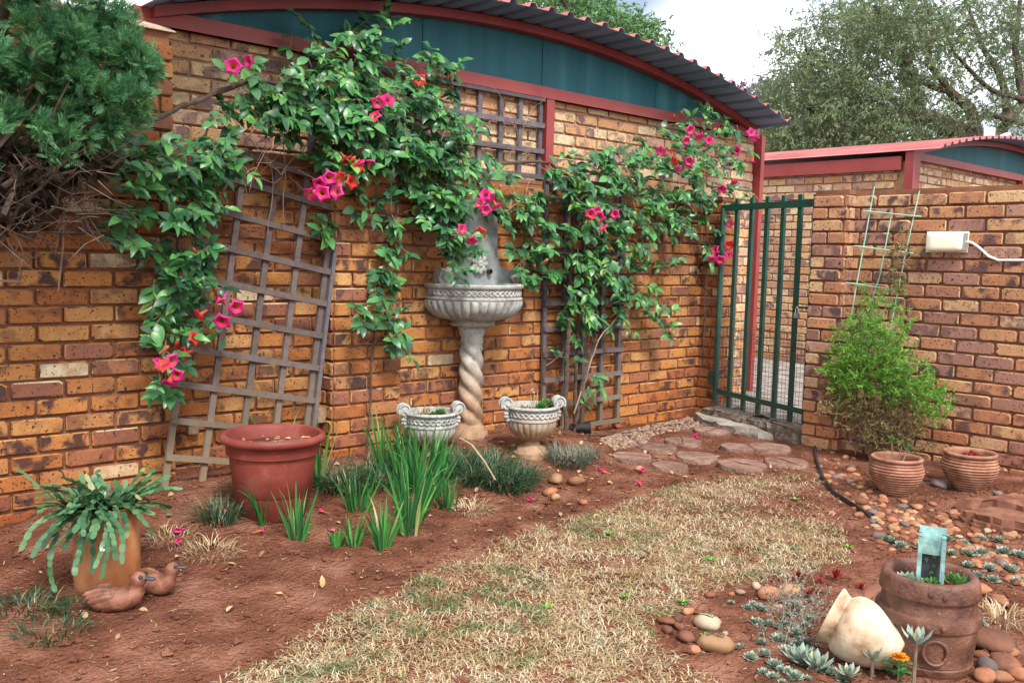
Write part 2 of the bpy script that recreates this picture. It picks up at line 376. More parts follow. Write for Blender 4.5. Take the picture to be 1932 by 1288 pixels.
MT['paving'] = nat('yard_paving', [(0.3, (0.18, 0.155, 0.135)), (0.7, (0.30, 0.265, 0.235))], 6, 0.85, 0.3, 50, 0.15)
MT['litter'] = nat('dry_litter', [(0.3, (0.24, 0.13, 0.07)), (0.7, (0.46, 0.34, 0.22))], 20, 0.9, 0, 60, 0.35)
MT['coping'] = nat('plaster_coping', [(0.3, (0.40, 0.29, 0.20)), (0.7, (0.56, 0.44, 0.33))], 8, 0.9, 0.4, 60)
MT['tree_leaf'] = leafmat('tree_leaf', [(0.0, (0.080, 0.135, 0.080)), (0.4, (0.17, 0.255, 0.125)), (0.8, (0.27, 0.36, 0.18)), (1.0, (0.38, 0.44, 0.23))], 0.6, 0.45, 0.3, 0.7)
MT['tree_leaf_bright'] = leafmat('tree_leaf_bright', [(0.0, (0.05, 0.14, 0.05)), (0.5, (0.10, 0.26, 0.08)), (1.0, (0.20, 0.38, 0.13))], 0.6, 0.35)
MT['tree_purple'] = leafmat('jacaranda_bloom', [(0.0, (0.14, 0.10, 0.26)), (0.6, (0.22, 0.17, 0.38)), (1.0, (0.12, 0.15, 0.12))], 0.6, 0.35)
MT['glass'] = nat('dark_lens', [(0.3, (0.08, 0.09, 0.10)), (0.7, (0.14, 0.15, 0.16))], 3, 0.15, 0, 30, 0.0, 0.6)

# ------------------------------------------------------------------ mesh and object helpers
def orient(d, n):
    d = Vector(d).normalized()
    s = d.cross(Vector(n))
    if s.length < 1e-5:
        s = d.orthogonal()
    s.normalize()
    return s, d, s.cross(d)

class MB:
    def __init__(self):
        self.v, self.f, self.m = [], [], []

    def add(self, vs, fs, mi=0):
        o = len(self.v)
        self.v += [tuple(p) for p in vs]
        self.f += [tuple(i + o for i in f) for f in fs]
        self.m += [mi] * len(fs)
        return self

    def box(self, c, s, rot=None, mi=0):
        c = Vector(c)
        vs = [Vector((x * s[0] / 2, y * s[1] / 2, z * s[2] / 2)) for z in (-1, 1) for y in (-1, 1) for x in (-1, 1)]
        if rot is not None:
            vs = [rot @ p for p in vs]
        return self.add([p + c for p in vs], [(0, 2, 3, 1), (4, 5, 7, 6), (0, 1, 5, 4), (2, 6, 7, 3), (0, 4, 6, 2), (1, 3, 7, 5)], mi)

    def bar(self, p, q, w, d, n=(0, -1, 0), mi=0):
        p, q = Vector(p), Vector(q)
        s, a, b = orient(q - p, n)
        vs = []
        for e in (p, q):
            for (i, j) in ((-1, -1), (1, -1), (1, 1), (-1, 1)):
                vs.append(e + s * (i * w / 2) + b * (j * d / 2))
        return self.add(vs, [(3, 2, 1, 0), (4, 5, 6, 7), (0, 1, 5, 4), (1, 2, 6, 5), (2, 3, 7, 6), (3, 0, 4, 7)], mi)

    def tube(self, pts, rad, seg=6, mi=0, caps=True, flat=1.0):
        pts = [Vector(p) for p in pts]
        n = len(pts)
        if isinstance(rad, (int, float)):
            rad = [rad] * n
        vs, fs = [], []
        up = Vector((0.31, 0.22, 0.92))
        prev = None
        for i in range(n):
            d = (pts[min(i + 1, n - 1)] - pts[max(i - 1, 0)])
            if d.length < 1e-9:
                d = Vector((0, 0, 1))
            d.normalize()
            s = d.cross(up) if prev is None else (prev - d * prev.dot(d))
            if s.length < 1e-4:
                s = d.orthogonal()
            s.normalize()
            prev = s
            b = d.cross(s)
            for k in range(seg):
                a = 2 * math.pi * k / seg
                vs.append(pts[i] + s * (math.cos(a) * rad[i]) + b * (math.sin(a) * rad[i] * flat))
        for i in range(n - 1):
            for k in range(seg):
                a, b = i * seg + k, i * seg + (k + 1) % seg
                fs.append((a, b, b + seg, a + seg))
        if caps:
            fs.append(tuple(range(seg - 1, -1, -1)))
            fs.append(tuple((n - 1) * seg + k for k in range(seg)))
        return self.add(vs, fs, mi)

    def lathe(self, prof, seg=32, c=(0, 0, 0), fn=None, mi=0, M=None, close=True):
        vs, fs = [], []
        c = Vector(c)
        for i, (r, z) in enumerate(prof):
            for k in range(seg):
                a = 2 * math.pi * k / seg
                rr, z2 = (r, z) if fn is None else fn(a, i, r, z)
                p = Vector((rr * math.cos(a), rr * math.sin(a), z2))
                vs.append((M @ p if M is not None else p) + c)
        for i in range(len(prof) - 1):
            for k in range(seg):
                a, b = i * seg + k, i * seg + (k + 1) % seg
                fs.append((a, b, b + seg, a + seg))
        if close:
            fs.append(tuple(range(seg - 1, -1, -1)))
            fs.append(tuple((len(prof) - 1) * seg + k for k in range(seg)))
        return self.add(vs, fs, mi)

    def mesh(self, name, mats, smooth=True, angle=40):
        me = bpy.data.meshes.new(name)
        me.from_pydata(self.v, [], self.f)
        for mt in (mats if isinstance(mats, (list, tuple)) else [mats]):
            me.materials.append(mt)
        me.polygons.foreach_set('material_index', self.m)
        if smooth:
            me.polygons.foreach_set('use_smooth', [True] * len(self.f))
            me.set_sharp_from_angle(angle=R(angle))
        me.update()
        return me

    def build(self, name, mats, parent=None, smooth=True, angle=40, kind=None):
        return link(name, self.mesh(name, mats, smooth, angle), parent, kind)

LOC = {}

def link(name, me, parent=None, kind=None, M=None):
    o = bpy.data.objects.new(name, me)
    COL.objects.link(o)
    if parent is not None:
        o.parent = parent
        if parent.type == 'EMPTY':
            o.matrix_parent_inverse = Matrix.Translation(-Vector(LOC[parent.name]))
    if M is not None:
        o.matrix_basis = M
    if kind:
        o['kind'] = kind
    return o

def tag(o, label, cat, group=None, kind=None):
    o['label'] = label
    o['category'] = cat
    if group:
        o['group'] = group
    if kind:
        o['kind'] = kind
    return o

def thing(name, label, cat, loc=(0, 0, 0), group=None):
    o = bpy.data.objects.new(name, None)
    o.empty_display_size = 0.1
    COL.objects.link(o)
    o.location = loc
    LOC[o.name] = tuple(loc)
    return tag(o, label, cat, group)

def npmesh(name, V, F, mat, smooth=True, mi=None):
    V = np.asarray(V, dtype=np.float32).reshape(-1, 3)
    F = np.asarray(F, dtype=np.int32)
    k = F.shape[1]
    me = bpy.data.meshes.new(name)
    me.vertices.add(len(V))
    me.vertices.foreach_set('co', V.ravel())
    me.loops.add(F.size)
    me.loops.foreach_set('vertex_index', F.ravel())
    me.polygons.add(len(F))
    me.polygons.foreach_set('loop_start', np.arange(len(F), dtype=np.int32) * k)
    for mt in (mat if isinstance(mat, (list, tuple)) else [mat]):
        me.materials.append(mt)
    if mi is not None:
        me.polygons.foreach_set('material_index', mi)
    me.polygons.foreach_set('use_smooth', np.full(len(F), smooth))
    me.update(calc_edges=True)
    me.validate()
    return me

def inst(Vb, Fb, T):
    """copies of a base shape; T = list of (pos, 3x3 columns as rows of vectors (s,d,n), size)"""
    n = len(T)
    Vb = np.asarray(Vb, float)
    Fb = np.asarray(Fb, int)
    P = np.array([t[0] for t in T], float)
    A = np.array([[t[1][0], t[1][1], t[1][2]] for t in T], float)     # n,3(axis),3
    S = np.array([t[2] for t in T], float)
    if S.ndim == 1:
        S = np.repeat(S[:, None], 3, 1)
    V = np.einsum('vk,nk,nkj->nvj', Vb, S, A) + P[:, None, :]
    F = Fb[None] + (np.arange(n) * len(Vb))[:, None, None]
    return V.reshape(-1, 3), F.reshape(-1, Fb.shape[1])

def leafbase(w=0.24, droop=0.18, fold=0.05, rows=4, peak=0.42):
    V, F = [], []
    for i in range(rows + 1):
        t = i / rows
        ww = w * (math.sin(math.pi * t ** (math.log(0.5) / math.log(peak))) ** 0.8 if 0 < t < 1 else 0.02)
        z = -droop * t * t + 0.06 * math.sin(math.pi * t)
        for s in (-1, 0, 1):
            V.append((s * ww, t, z + (fold if s else 0) * (ww / w)))
    for i in range(rows):
        for k in range(2):
            a = i * 3 + k
            F.append((a, a + 1, a + 4, a + 3))
    return V, F

def tmat(t):
    p, (s, d, n), z = t
    z = (z, z, z) if isinstance(z, (int, float)) else z
    return Matrix(((s[0] * z[0], d[0] * z[1], n[0] * z[2], p[0]), (s[1] * z[0], d[1] * z[1], n[1] * z[2], p[1]), (s[2] * z[0], d[2] * z[1], n[2] * z[2], p[2]), (0, 0, 0, 1)))

def rv(a=1.0):
    return Vector((rng.uniform(-a, a), rng.uniform(-a, a), rng.uniform(-a, a)))

def rotz(a):
    return Matrix.Rotation(a, 3, 'Z')

# ------------------------------------------------------------------ ground
def axis(lo, hi, step, far):
    a = list(np.arange(lo, hi + 1e-6, step))
    s, x = step, hi
    while x < far:
        s *= 1.5
        x += s
        a.append(x)
    s, x = step, lo
    while x > -far:
        s *= 1.5
        x -= s
        a.insert(0, x)
    return a

def make_ground():
    xs, ys = axis(0.3, 6.6, 0.035, 300), axis(-4.4, 0.12, 0.035, 300)
    V = []
    for y in ys:
        for x in xs:
            inside = -3 < x < 12 and -8 < y < 3
            z = hgt(x, y) if inside else 0.0
            if inside:
                z += noise.noise(Vector((x * 15, y * 15, 4))) * 0.006 + max(0, noise.noise(Vector((x * 27, y * 27, 9)))) * 0.010
            if y > 0.1 or x > 6.45:
                z = min(z, 0) - 0.03
            V.append((x, y, z))
    nx = len(xs)
    i, j = np.meshgrid(np.arange(nx - 1), np.arange(len(ys) - 1))
    a = (j * nx + i).ravel()
    F = np.stack([a, a + 1, a + 1 + nx, a + nx], 1)
    o = link('ground', npmesh('ground', V, F, MT['soil']), None, 'structure')
    o['label'] = 'bare red soil of the garden beds'

make_ground()

# ------------------------------------------------------------------ brickwork
BL, BH, BP, CP = 0.222, 0.073, 0.234, 0.085

def brickmesh(k, mat):
    """a face brick with worn, unevenly chamfered edges; length along x, face towards -y"""
    g = random.Random(100 + k)
    L, H = BL, BH
    c = [g.choice((0.004, 0.006, 0.009, 0.016)) for _ in range(4)]
    def loop(y, e):
        j = lambda a: g.uniform(-a, a)
        return [(c[0] + e, y, e + j(.001)), (L - c[1] - e, y, e + j(.0015)), (L - e + j(.001), y, c[1] * .8 + e), (L - e + j(.001), y, H - c[2] * .8 - e),
                (L - c[2] - e, y, H - e + j(.0015)), (c[3] + e, y, H - e + j(.001)), (e + j(.001), y, H - c[3] * .8 - e), (e + j(.001), y, c[0] * .8 + e)]
    b = MB()
    vs = loop(0.02, 0.0) + loop(-0.009, 0.0) + loop(-0.015, 0.0055)
    fs = []
    for r in range(2):
        for i in range(8):
            n = (i + 1) % 8
            fs.append((r * 8 + i, r * 8 + n, r * 8 + 8 + n, r * 8 + 8 + i))
    fs.append(tuple(range(16, 24)))
    b.add(vs, fs)
    return b.mesh('brick', mat, True, 25)

BRK = {m: [brickmesh(i, MT[m]) for i in range(10)] for m in ('brick', 'brick_pale', 'brick_mixed')}

def lay(parent, org, udir, u0, u1, c0, c1, mat, shift=0.0, skip=None, limit=300, half=None, zbase=0.0):
    """running-bond brickwork on the plane through org along udir; the 300 nearest pieces are objects, the rest one joined part"""
    udir = Vector(udir).normalized()
    ang = math.atan2(udir.y, udir.x)
    nrm = Vector((udir.y, -udir.x, 0))
    items = []
    for c in range(c0, c1):
        z = zbase + c * CP
        u = u0 - ((c % 2) * BP / 2 + shift + rng.uniform(-.006, .006)) % BP
        while u < u1 - 0.02:
            a, b_ = max(u, u0), min(u + BL + rng.uniform(-.003, .002), u1)
            if b_ - a > 0.03:
                p = Vector(org) + udir * a + Vector((0, 0, z + rng.uniform(-.002, .002))) + nrm * rng.uniform(-.002, .0035)
                if skip is None or not skip(a, b_, z):
                    items.append((p, (b_ - a) / BL, rng.uniform(-.006, .006), rng.randrange(10)))
            u += BP
    items.sort(key=lambda t: (t[0] - CAM).length)
    for p, s, tilt, k in items[:limit]:
        M = Matrix.Translation(p) @ Matrix.Rotation(ang, 4, 'Z') @ Matrix.Rotation(tilt, 4, 'Y') @ Matrix.Diagonal((s, 1, 1, 1))
        link('brick', BRK[mat][k], parent, None, M)
    rest = items[limit:]
    if rest:
        b = MB()
        for p, s, tilt, k in rest:
            me = BRK[mat][k]
            M = Matrix.Translation(p) @ Matrix.Rotation(ang, 4, 'Z') @ Matrix.Rotation(tilt, 4, 'Y') @ Matrix.Diagonal((s, 1, 1, 1))
            b.add([M @ v.co for v in me.vertices], [tuple(q.vertices) for q in me.polygons])
        b.build('brickwork', MT[mat], parent, True, 25, 'stuff')

GY = 0.20                                         # garage front plane
# left boundary wall, taller and proud
t = thing('boundary_wall', 'tall orange brick wall at the left edge, behind the conifer, with plaster coping', 'wall', (1.0, 0.0, 0))
core = MB().box((0.37, 0.0, 1.08), (2.96, 0.18, 2.56)).build('wall_core', MT['mortar'], t)
lay(core, (0, -0.095, 0), (1, 0, 0), 0.55, 1.862, -2, 27, 'brick', 0.03)
lay(core, (1.855, -0.09, 0), (0, 1, 0), 0.01, 0.17, 18, 27, 'brick', 0.1)
b = MB()
cp = []
for i in range(9):
    x = -1.12 + (1.875 + 1.12) * i / 8
    drop = 0.0 if i < 8 else 0.025
    cp.append(x)
    for (y, z) in ((-0.115, 2.345), (-0.115, 2.375 - drop), (-0.02, 2.41 - drop), (0.10, 2.41 - drop), (0.10, 2.345)):
        b.v.append((x, y, z))
for i in range(8):
    for k in range(5):
        b.f.append((i * 5 + k, (i + 1) * 5 + k, (i + 1) * 5 + (k + 1) % 5, i * 5 + (k + 1) % 5))
b.f += [(4, 3, 2, 1, 0), tuple(40 + k for k in range(5))]
b.m = [0] * len(b.f)
b.build('coping', MT['coping'], t)

# long garden wall
t = thing('garden_wall', 'long orange brick garden wall behind the vines, fountain and trellises', 'wall', (4.1, 0.1, 0))
core = MB().box((4.11, 0.065, 0.8), (4.50, 0.128, 2.0)).build('wall_core', MT['mortar'], t)
lay(core, (0, 0.0, 0), (1, 0, 0), 1.865, 6.37, -1, 21, 'brick', 0.1, skip=lambda a, b, z: a > 2.80 and b < 3.22)
b = MB().box((4.11, 0.065, 1.812), (4.52, 0.136, 0.025))
b.build('wall_top', MT['mortar'], t)

# pier standing proud of the garden wall
t = thing('brick_pier', 'orange brick pier between the leaning trellis and the fountain', 'pier', (3.0, -0.06, 0.1))
core = MB().box((3.0, -0.058, 0.85), (0.44, 0.10, 1.92)).build('pier_core', MT['mortar'], t)
lay(core, (0, -0.112, 0), (1, 0, 0), 2.775, 3.235, -1, 21, 'brick', 0.0)
lay(core, (2.777, 0, 0), (0, -1, 0), 0.0, 0.112, -1, 21, 'brick', 0.06)
lay(core, (3.233, -0.112, 0), (0, 1, 0), 0.0, 0.112, -1, 21, 'brick', 0.06)
MB().box((3.005, -0.06, 1.815), (0.48, 0.13, 0.03)).build('pier_top', MT['mortar'], t)

# pier that carries the gate
t = thing('brick_pier', 'short brick pier carrying the green gate hinges, next to the long wall', 'pier', (6.5, -0.08, 0))
core = MB().box((6.50, -0.035, 0.85), (0.24, 0.29, 1.92)).build('pier_core', MT['mortar'], t)
lay(core, (6.378, 0, 0), (0, -1, 0), 0.0, 0.19, -1, 21, 'brick', 0.1)
lay(core, (0, -0.182, 0), (1, 0, 0), 6.385, 6.63, -1, 21, 'brick', 0.1)
MB().box((6.50, -0.035, 1.815), (0.27, 0.31, 0.03)).build('pier_top', MT['mortar'], t)

# right garden wall with its end pier
t = thing('garden_wall', 'brick garden wall on the right, behind the wire plant frame and the wall lamp', 'wall', (6.2, -3.0, 0))
core = MB().box((6.19, -3.9, 0.8), (0.22, 4.84, 1.98)).build('wall_core', MT['mortar'], t)
lay(core, (6.078, -1.48, 0), (0, -1, 0), 0.0, 2.2, -1, 21, 'brick_mixed', 0.05)
MB().box((6.19, -3.9, 1.795), (0.21, 4.85, 0.03)).build('wall_top', MT['mortar'], t)
t = thing('brick_pier', 'brick end pier of the right garden wall beside the gate latch', 'pier', (6.12, -1.36, 0))
core = MB().box((6.14, -1.362, 0.8), (0.30, 0.24, 1.98)).build('pier_core', MT['mortar'], t)
lay(core, (5.985, -1.235, 0), (0, -1, 0), 0.0, 0.256, -1, 21, 'brick_mixed', 0.0)
lay(core, (0, -1.487, 0), (1, 0, 0), 5.985, 6.08, -1, 21, 'brick_mixed', 0.1)
MB().box((6.135, -1.362, 1.798), (0.29, 0.25, 0.03)).build('pier_top', MT['mortar'], t)

# ------------------------------------------------------------------ garages with barrel roofs
def arcz(x, xc, half, z0, rise):
    Rr = (half * half + rise * rise) / (2 * rise)
    return z0 + rise - Rr + math.sqrt(max(0, Rr * Rr - (x - xc) ** 2))

def garage(name, label, xc, half, Yg, depth, zb, rise, over, x0w, x1w, posts, side_bricks, c_gable, gable_range, limit):
    t = thing(name, label, 'garage', (xc, Yg + depth / 2, 0))
    wall = MB().box((xc if x0w < 5 else (x0w + x1w) / 2, Yg + 0.12 + depth / 2, (zb - 0.37) / 2), (x1w - x0w - 0.02, depth, zb + 0.33)).build('wall', MT['mortar_pale'], t)
    wall.location.z = 0
    for (u0, u1, c0, c1, sk) in gable_range:
        lay(wall, (0, Yg + 0.122, 0), (1, 0, 0), u0, u1, c0, c1, 'brick_pale', 0.07, skip=sk, limit=limit)
    if side_bricks:
        y0, y1, c0, c1 = side_bricks
        lay(wall, (x0w + 0.008, 0, 0), (0, -1, 0), y0, y1, c0, c1, 'brick_pale', 0.02, limit=limit)
    # maroon beam under the gable
    bm = MB()
    bm.box((xc, Yg + 0.09, zb + 0.04), (x1w - x0w + 0.02, 0.06, 0.08))
    bm.box((xc, Yg + 0.072, zb + 0.005), (x1w - x0w + 0.02, 0.045, 0.010))
    bm.build('beam', MT['maroon'], t)
    for (px_, w, zl, zh, yy) in posts:
        MB().box((px_, Yg + yy, (zl + zh) / 2), (w, 0.09, zh - zl)).build('steel_column', MT['maroon'], t)
    # teal gable panels
    edges = [xc - half * 0.98, xc - half * 0.36, xc + 0.085, xc + half * 0.5, xc + half * 0.98]
    for k in range(len(edges) - 1):
        a, c = edges[k] + 0.003, edges[k + 1] - 0.003
        n = 12
        vs, fs = [], []
        for y in (Yg + 0.10, Yg + 0.115):
            for i in range(n + 1):
                x = a + (c - a) * i / n
                vs += [(x, y, zb + 0.07), (x, y, max(zb + 0.072, arcz(x, xc, half, zb + 0.03, rise) + 0.04))]
        m = 2 * (n + 1)
        for i in range(n):
            fs.append((2 * i, 2 * i + 2, 2 * i + 3, 2 * i + 1))
            fs.append((m + 2 * i + 1, m + 2 * i + 3, m + 2 * i + 2, m + 2 * i))
        MB().add(vs, fs).build('gable_panel', MT['panel'], t, False)
    # curved maroon fascia
    vs, fs = [], []
    n = 48
    for i in range(n + 1):
        x = xc - half + 2 * half * i / n
        z = arcz(x, xc, half, zb + 0.03, rise)
        vs += [(x, Yg + 0.02, z), (x, Yg + 0.02, z + 0.055), (x, Yg + 0.10, z + 0.055), (x, Yg + 0.10, z)]
    for i in range(n):
        for k in range(4):
            fs.append((4 * i + k, 4 * i + (k + 1) % 4, 4 * i + 4 + (k + 1) % 4, 4 * i + 4 + k))
    fs += [(0, 3, 2, 1), (4 * n, 4 * n + 1, 4 * n + 2, 4 * n + 3)]
    MB().add(vs, fs).build('fascia', MT['maroon'], t)
    # corrugated roof sheet, ribs along the building; red above, grey-blue below
    pitch, rib = 0.172, 0.030
    prof = []
    hx = half + 0.06
    s = -hx
    while s < hx:
        for (d, h) in ((0.0, 0), (0.100, 0), (0.118, 1), (0.154, 1)):
            if s + d < hx:
                prof.append((s + d, h))
        s += pitch
    top, bot = [], []
    for (s, h) in prof:
        z = arcz(xc + s, xc, half, zb + 0.03, rise) + 0.062 + h * rib
        sl = -s / 9.0
        top.append((xc + s + sl * 0, z + 0.0035))
        bot.append((xc + s, z))
    m = len(prof)
    ys = [Yg - over, Yg + depth + 0.4]
    vs = [(x, y, z) for y in ys for (x, z) in top] + [(x, y, z) for y in ys for (x, z) in bot]
    b = MB()
    ft, fb, fe = [], [], []
    for i in range(m - 1):
        ft.append((i, i + 1, m + i + 1, m + i))
        fb.append((2 * m + i, 3 * m + i, 3 * m + i + 1, 2 * m + i + 1))
        fe.append((2 * m + i, 2 * m + i + 1, i + 1, i))
        fe.append((m + i, m + i + 1, 3 * m + i + 1, 3 * m + i))
    fe += [(0, m, 3 * m, 2 * m), (m - 1, 3 * m - 1, 4 * m - 1, 2 * m - 1)]
    b.add(vs, ft, 0)
    b.f += fb + fe
    b.m += [1] * len(fb) + [0] * len(fe)
    b.build('roof_sheet', [MT['roof_red'], MT['roof_under']], t, False)
    # purlins under the overhang
    for k in range(-2, 3):
        x = xc + half * 0.45 * k
        z = arcz(x, xc, half, zb + 0.03, rise) + 0.035
        MB().box((x, Yg + 0.3, z), (0.05, 0.5, 0.045)).build('purlin', MT['maroon'], t)
    return t

main = garage('garage', 'brick garage with teal arched gable and corrugated roof rising behind the vine-covered wall', 4.56, 2.70, GY - 0.12, 5.0, 2.425, 0.385, 0.30, 1.90, 7.47,
              [(7.40, 0.055, -0.1, 2.45, 0.085), (4.70, 0.075, 0.0, 2.43, 0.10)], None, 0,
              [(1.92, 4.655, 20, 29, None), (4.745, 7.36, 20, 29, None), (6.3, 7.36, -1, 20, None)], 170)
far = garage('garage', 'smaller looking second brick garage with red barrel roof beyond the gate', 12.3, 2.72, -0.30, 3.4, 2.42, 0.31, 0.25, 9.6, 15.0,
             [(9.63, 0.16, 1.5, 2.50, 0.06), (12.72, 0.10, 1.7, 2.43, 0.08)], (-2.6, 0.10, 2, 29), 0,
             [(9.72, 12.65, 22, 29, None), (12.79, 14.2, 23, 29, None)], 240)
# eave beam along the far garage's side
MB().box((9.57, 1.5, 2.38), (0.05, 3.3, 0.14)).build('eave_beam', MT['maroon'], far)

# yard beyond the gate
b = MB()
b.add([(6.40, -1.9, 0.03), (9.6, -6.0, 0.0), (9.6, 4, 0.24), (6.40, 4, 0.06)], [(0, 1, 2, 3)])
yard = b.build('yard_paving', MT['paving'], None, False, kind='structure')
pv = MB()
for i in range(12):
    for j in range(24):
        x, y = 6.52 + i * 0.225, -0.95 + j * 0.112
        x += 0.11 * (j % 2)
        z = 0.045 + (x - 6.4) / 3.2 * 0.165 + rng.uniform(-.003, .003)
        pv.box((x, y, z), (0.215, 0.103, 0.035), Matrix.Rotation(-0.05, 3, 'Y'))
pv.build('paver', MT['paving'], yard, False, kind='stuff')

# ------------------------------------------------------------------ trellises
def trellis(label, P, ups, rungs, w, d, mat, edge=False):
    """P(u,v) -> world point; ups = list of u, rungs = list of v"""
    t = thing('trellis', label, 'trellis', P((ups[0] + ups[-1]) / 2, 0.0), 'wooden trellises on the brick wall')
    v0, v1 = min(rungs) - 0.03, max(rungs) + 0.03
    n = (P(0.5, 0.5) - P(0.5, 0.4)).cross(P(0.6, 0.5) - P(0.5, 0.5)).normalized()
    if n.y > 0:
        n = -n
    for u in ups:
        off = n * (d * 0.51)
        MB().bar(P(u, v0) - off, P(u, v1) - off, w, d, n).build('upright', mat, t, False)
    for v in rungs:
        off = n * (d * 0.51)
        MB().bar(P(ups[0] - 0.02, v) + off, P(ups[-1] + 0.02, v) + off, w, d, n).build('rung', mat, t, False)
    return t

# leaning trellis (metres along its own axes)
o1, a1 = Vector((1.725, -0.26, 0.06)), R(11.0)
def P1(u, v):
    lean = 0.105
    return o1 + Vector((math.cos(-a1) * u + math.sin(a1) * v, lean * v, math.sin(-a1) * u + math.cos(a1) * v))
tr1 = trellis('weathered wooden trellis leaning sideways behind the big terracotta pot', P1, [0.01, 0.20, 0.39, 0.575, 0.76], [0.04, 0.215, 0.395, 0.575, 0.755, 0.935, 1.115, 1.295, 1.475, 1.655, 1.80], 0.032, 0.018, MT['wood'])
def P1s(v):
    return P1(0.795, v) + Vector((0, -0.004, 0))
MB().bar(P1s(0.25), P1s(1.82), 0.022, 0.03, (0, -1, 0)).build('stile', MT['wood_dark'], tr1, False)
def P2(u, v):
    return Vector((2.77 + u, 0.155, 1.66 + v))
trellis('dark wooden trellis laid sideways high on the garage wall under the maroon beam', P2, [0.02, 0.40, 0.78, 1.10, 1.29, 1.48, 1.66, 1.855], [0.03, 0.21, 0.39, 0.57, 0.755], 0.034, 0.022, MT['wood_dark'])
def P3(u, v):
    return Vector((4.50 + u, -0.075 + 0.02 * v, 0.06 + v))
trellis('upright brown wooden trellis beside the fountain carrying the climbing vine stems', P3, [0.015, 0.215, 0.415, 0.615, 0.81], [0.02, 0.20, 0.38, 0.56, 0.74, 0.92, 1.10, 1.28, 1.46, 1.64, 1.78], 0.032, 0.020, MT['wood_dark'])
for (px_, py_, yy, lab) in ((362, 802, -0.035, 'small wooden block fixed to the brick wall behind the leaning trellis'), (603, 782, -0.035, 'small wooden block on the wall tight against the brick pier')):
    p = wy(px_, py_, yy)
    o = MB().box(p, (0.055, 0.05, 0.085), Matrix.Rotation(0.04, 3, 'Y')).build('wood_block', MT['wood_block'], None, False)
    tag(o, lab, 'block')

# ------------------------------------------------------------------ gate
GA, GB = Vector((6.33, -0.215, 0)), Vector((6.06, -1.215, 0))
GD = (GB - GA).normalized()
GL = (GB - GA).length
GN = Vector((GD.y, -GD.x, 0))
if GN.x > 0:
    GN = -GN
def g_(u, z, off=0.0):
    return GA + GD * u + Vector((0, 0, z)) + GN * off
t = thing('garden_gate', 'dark green barred steel gate with wire mesh across its lower half', 'gate', g_(GL / 2, 0.1))
zt = 1.735
MB().tube([g_(0.02, 0.14), g_(0.02, 1.73)], 0.022, 10).build('hinge_post', MT['gate'], t)
MB().bar(g_(0.0, zt), g_(GL, zt), 0.05, 0.012, GN).build('top_rail', MT['gate'], t, False)
MB().bar(g_(0.0, 0.245), g_(GL, 0.225), 0.04, 0.016, GN).build('bottom_rail', MT['gate'], t, False)
for k in range(5):
    u = 0.165 + k * 0.172
    MB().box(g_(u, 0.965, -0.02), (0.024, 0.036, 1.68), rotz(math.atan2(GD.y, GD.x) + math.pi / 2)).build('bar', MT['gate'], t, False)
MB().box(g_(GL - 0.012, 0.965, 0), (0.028, 0.03, 1.66), rotz(math.atan2(GD.y, GD.x) + math.pi / 2)).build('latch_stile', MT['gate'], t, False)
wm = MB()
k = 0
while 0.01 + k * 0.036 < GL:
    u = 0.01 + k * 0.036
    wm.tube([g_(u, 0.13, 0.026), g_(u + 0.004, 0.46, 0.030), g_(u, 0.79 + rng.uniform(-.01, .01), 0.026)], 0.0017, 3, caps=False)
    k += 1
for k in range(20):
    z = 0.135 + k * 0.034
    wm.tube([g_(GL * i / 8, z + rng.uniform(-.002, .002), 0.027 + rng.uniform(0, .006)) for i in range(9)], 0.0017, 3, caps=False)
wm.build('wire_mesh', MT['wire'], t, False)
for z in (0.34, 1.5):
    MB().box(g_(-0.035, z, 0.0), (0.05, 0.03, 0.11), rotz(math.atan2(GD.y, GD.x))).build('hinge', MT['gate'], t, False)
MB().bar(g_(GL - 0.16, 0.985, 0.03), g_(GL + 0.02, 0.985, 0.03), 0.016, 0.014, GN).build('bolt', MT['gate'], t, False)
p = g_(GL - 0.10, 0.955, 0.045)
lk = MB()
lk.tube([p + GD * -0.013 + Vector((0, 0, -0.01)), p + GD * -0.013 + Vector((0, 0, 0.02)), p + Vector((0, 0, 0.034)), p + GD * 0.013 + Vector((0, 0, 0.02)), p + GD * 0.013 + Vector((0, 0, -0.01))], 0.0035, 6)
lk.box(p + Vector((0, 0, -0.03)), (0.042, 0.018, 0.036), rotz(math.atan2(GD.y, GD.x)))
lk.build('padlock', MT['steel'], t, False)

# sill and slab below the gate
def rough_block(name, pts, h, mat, top_noise=0.006, parent=None, seed=0, bev=0.015):
    """flat stone with an uneven outline; pts = outline in world xy, z0 = base"""
    n = len(pts)
    cx = sum(p[0] for p in pts) / n
    cy = sum(p[1] for p in pts) / n
    z0 = pts[0][2]
    vs, fs = [], []
    for (s, dz) in ((1.02, -0.03), (1.0, 0.0), (1.01, h * 0.4), (0.99, h * 0.75), (0.965, h), (0.55, h)):
        for (x, y, z) in pts:
            q = Vector((cx + (x - cx) * s, cy + (y - cy) * s, z0 + dz))
            if dz > 0:
                q.z += noise.noise(Vector((q.x * 9, q.y * 9, seed))) * top_noise
                q.x += noise.noise(Vector((q.x * 17, q.y * 17, q.z * 30 + seed))) * top_noise * .9
                q.y += noise.noise(Vector((q.y * 17, q.x * 17, q.z * 30 + 5 + seed))) * top_noise * .9
            vs.append(q)
    for r in range(5):
        for i in range(n):
            k = (i + 1) % n
            fs.append((r * n + i, r * n + k, r * n + n + k, r * n + n + i))
    fs.append(tuple(5 * n + i for i in range(n)))
    return MB().add(vs, fs).build(name, mat, parent, True, 30)

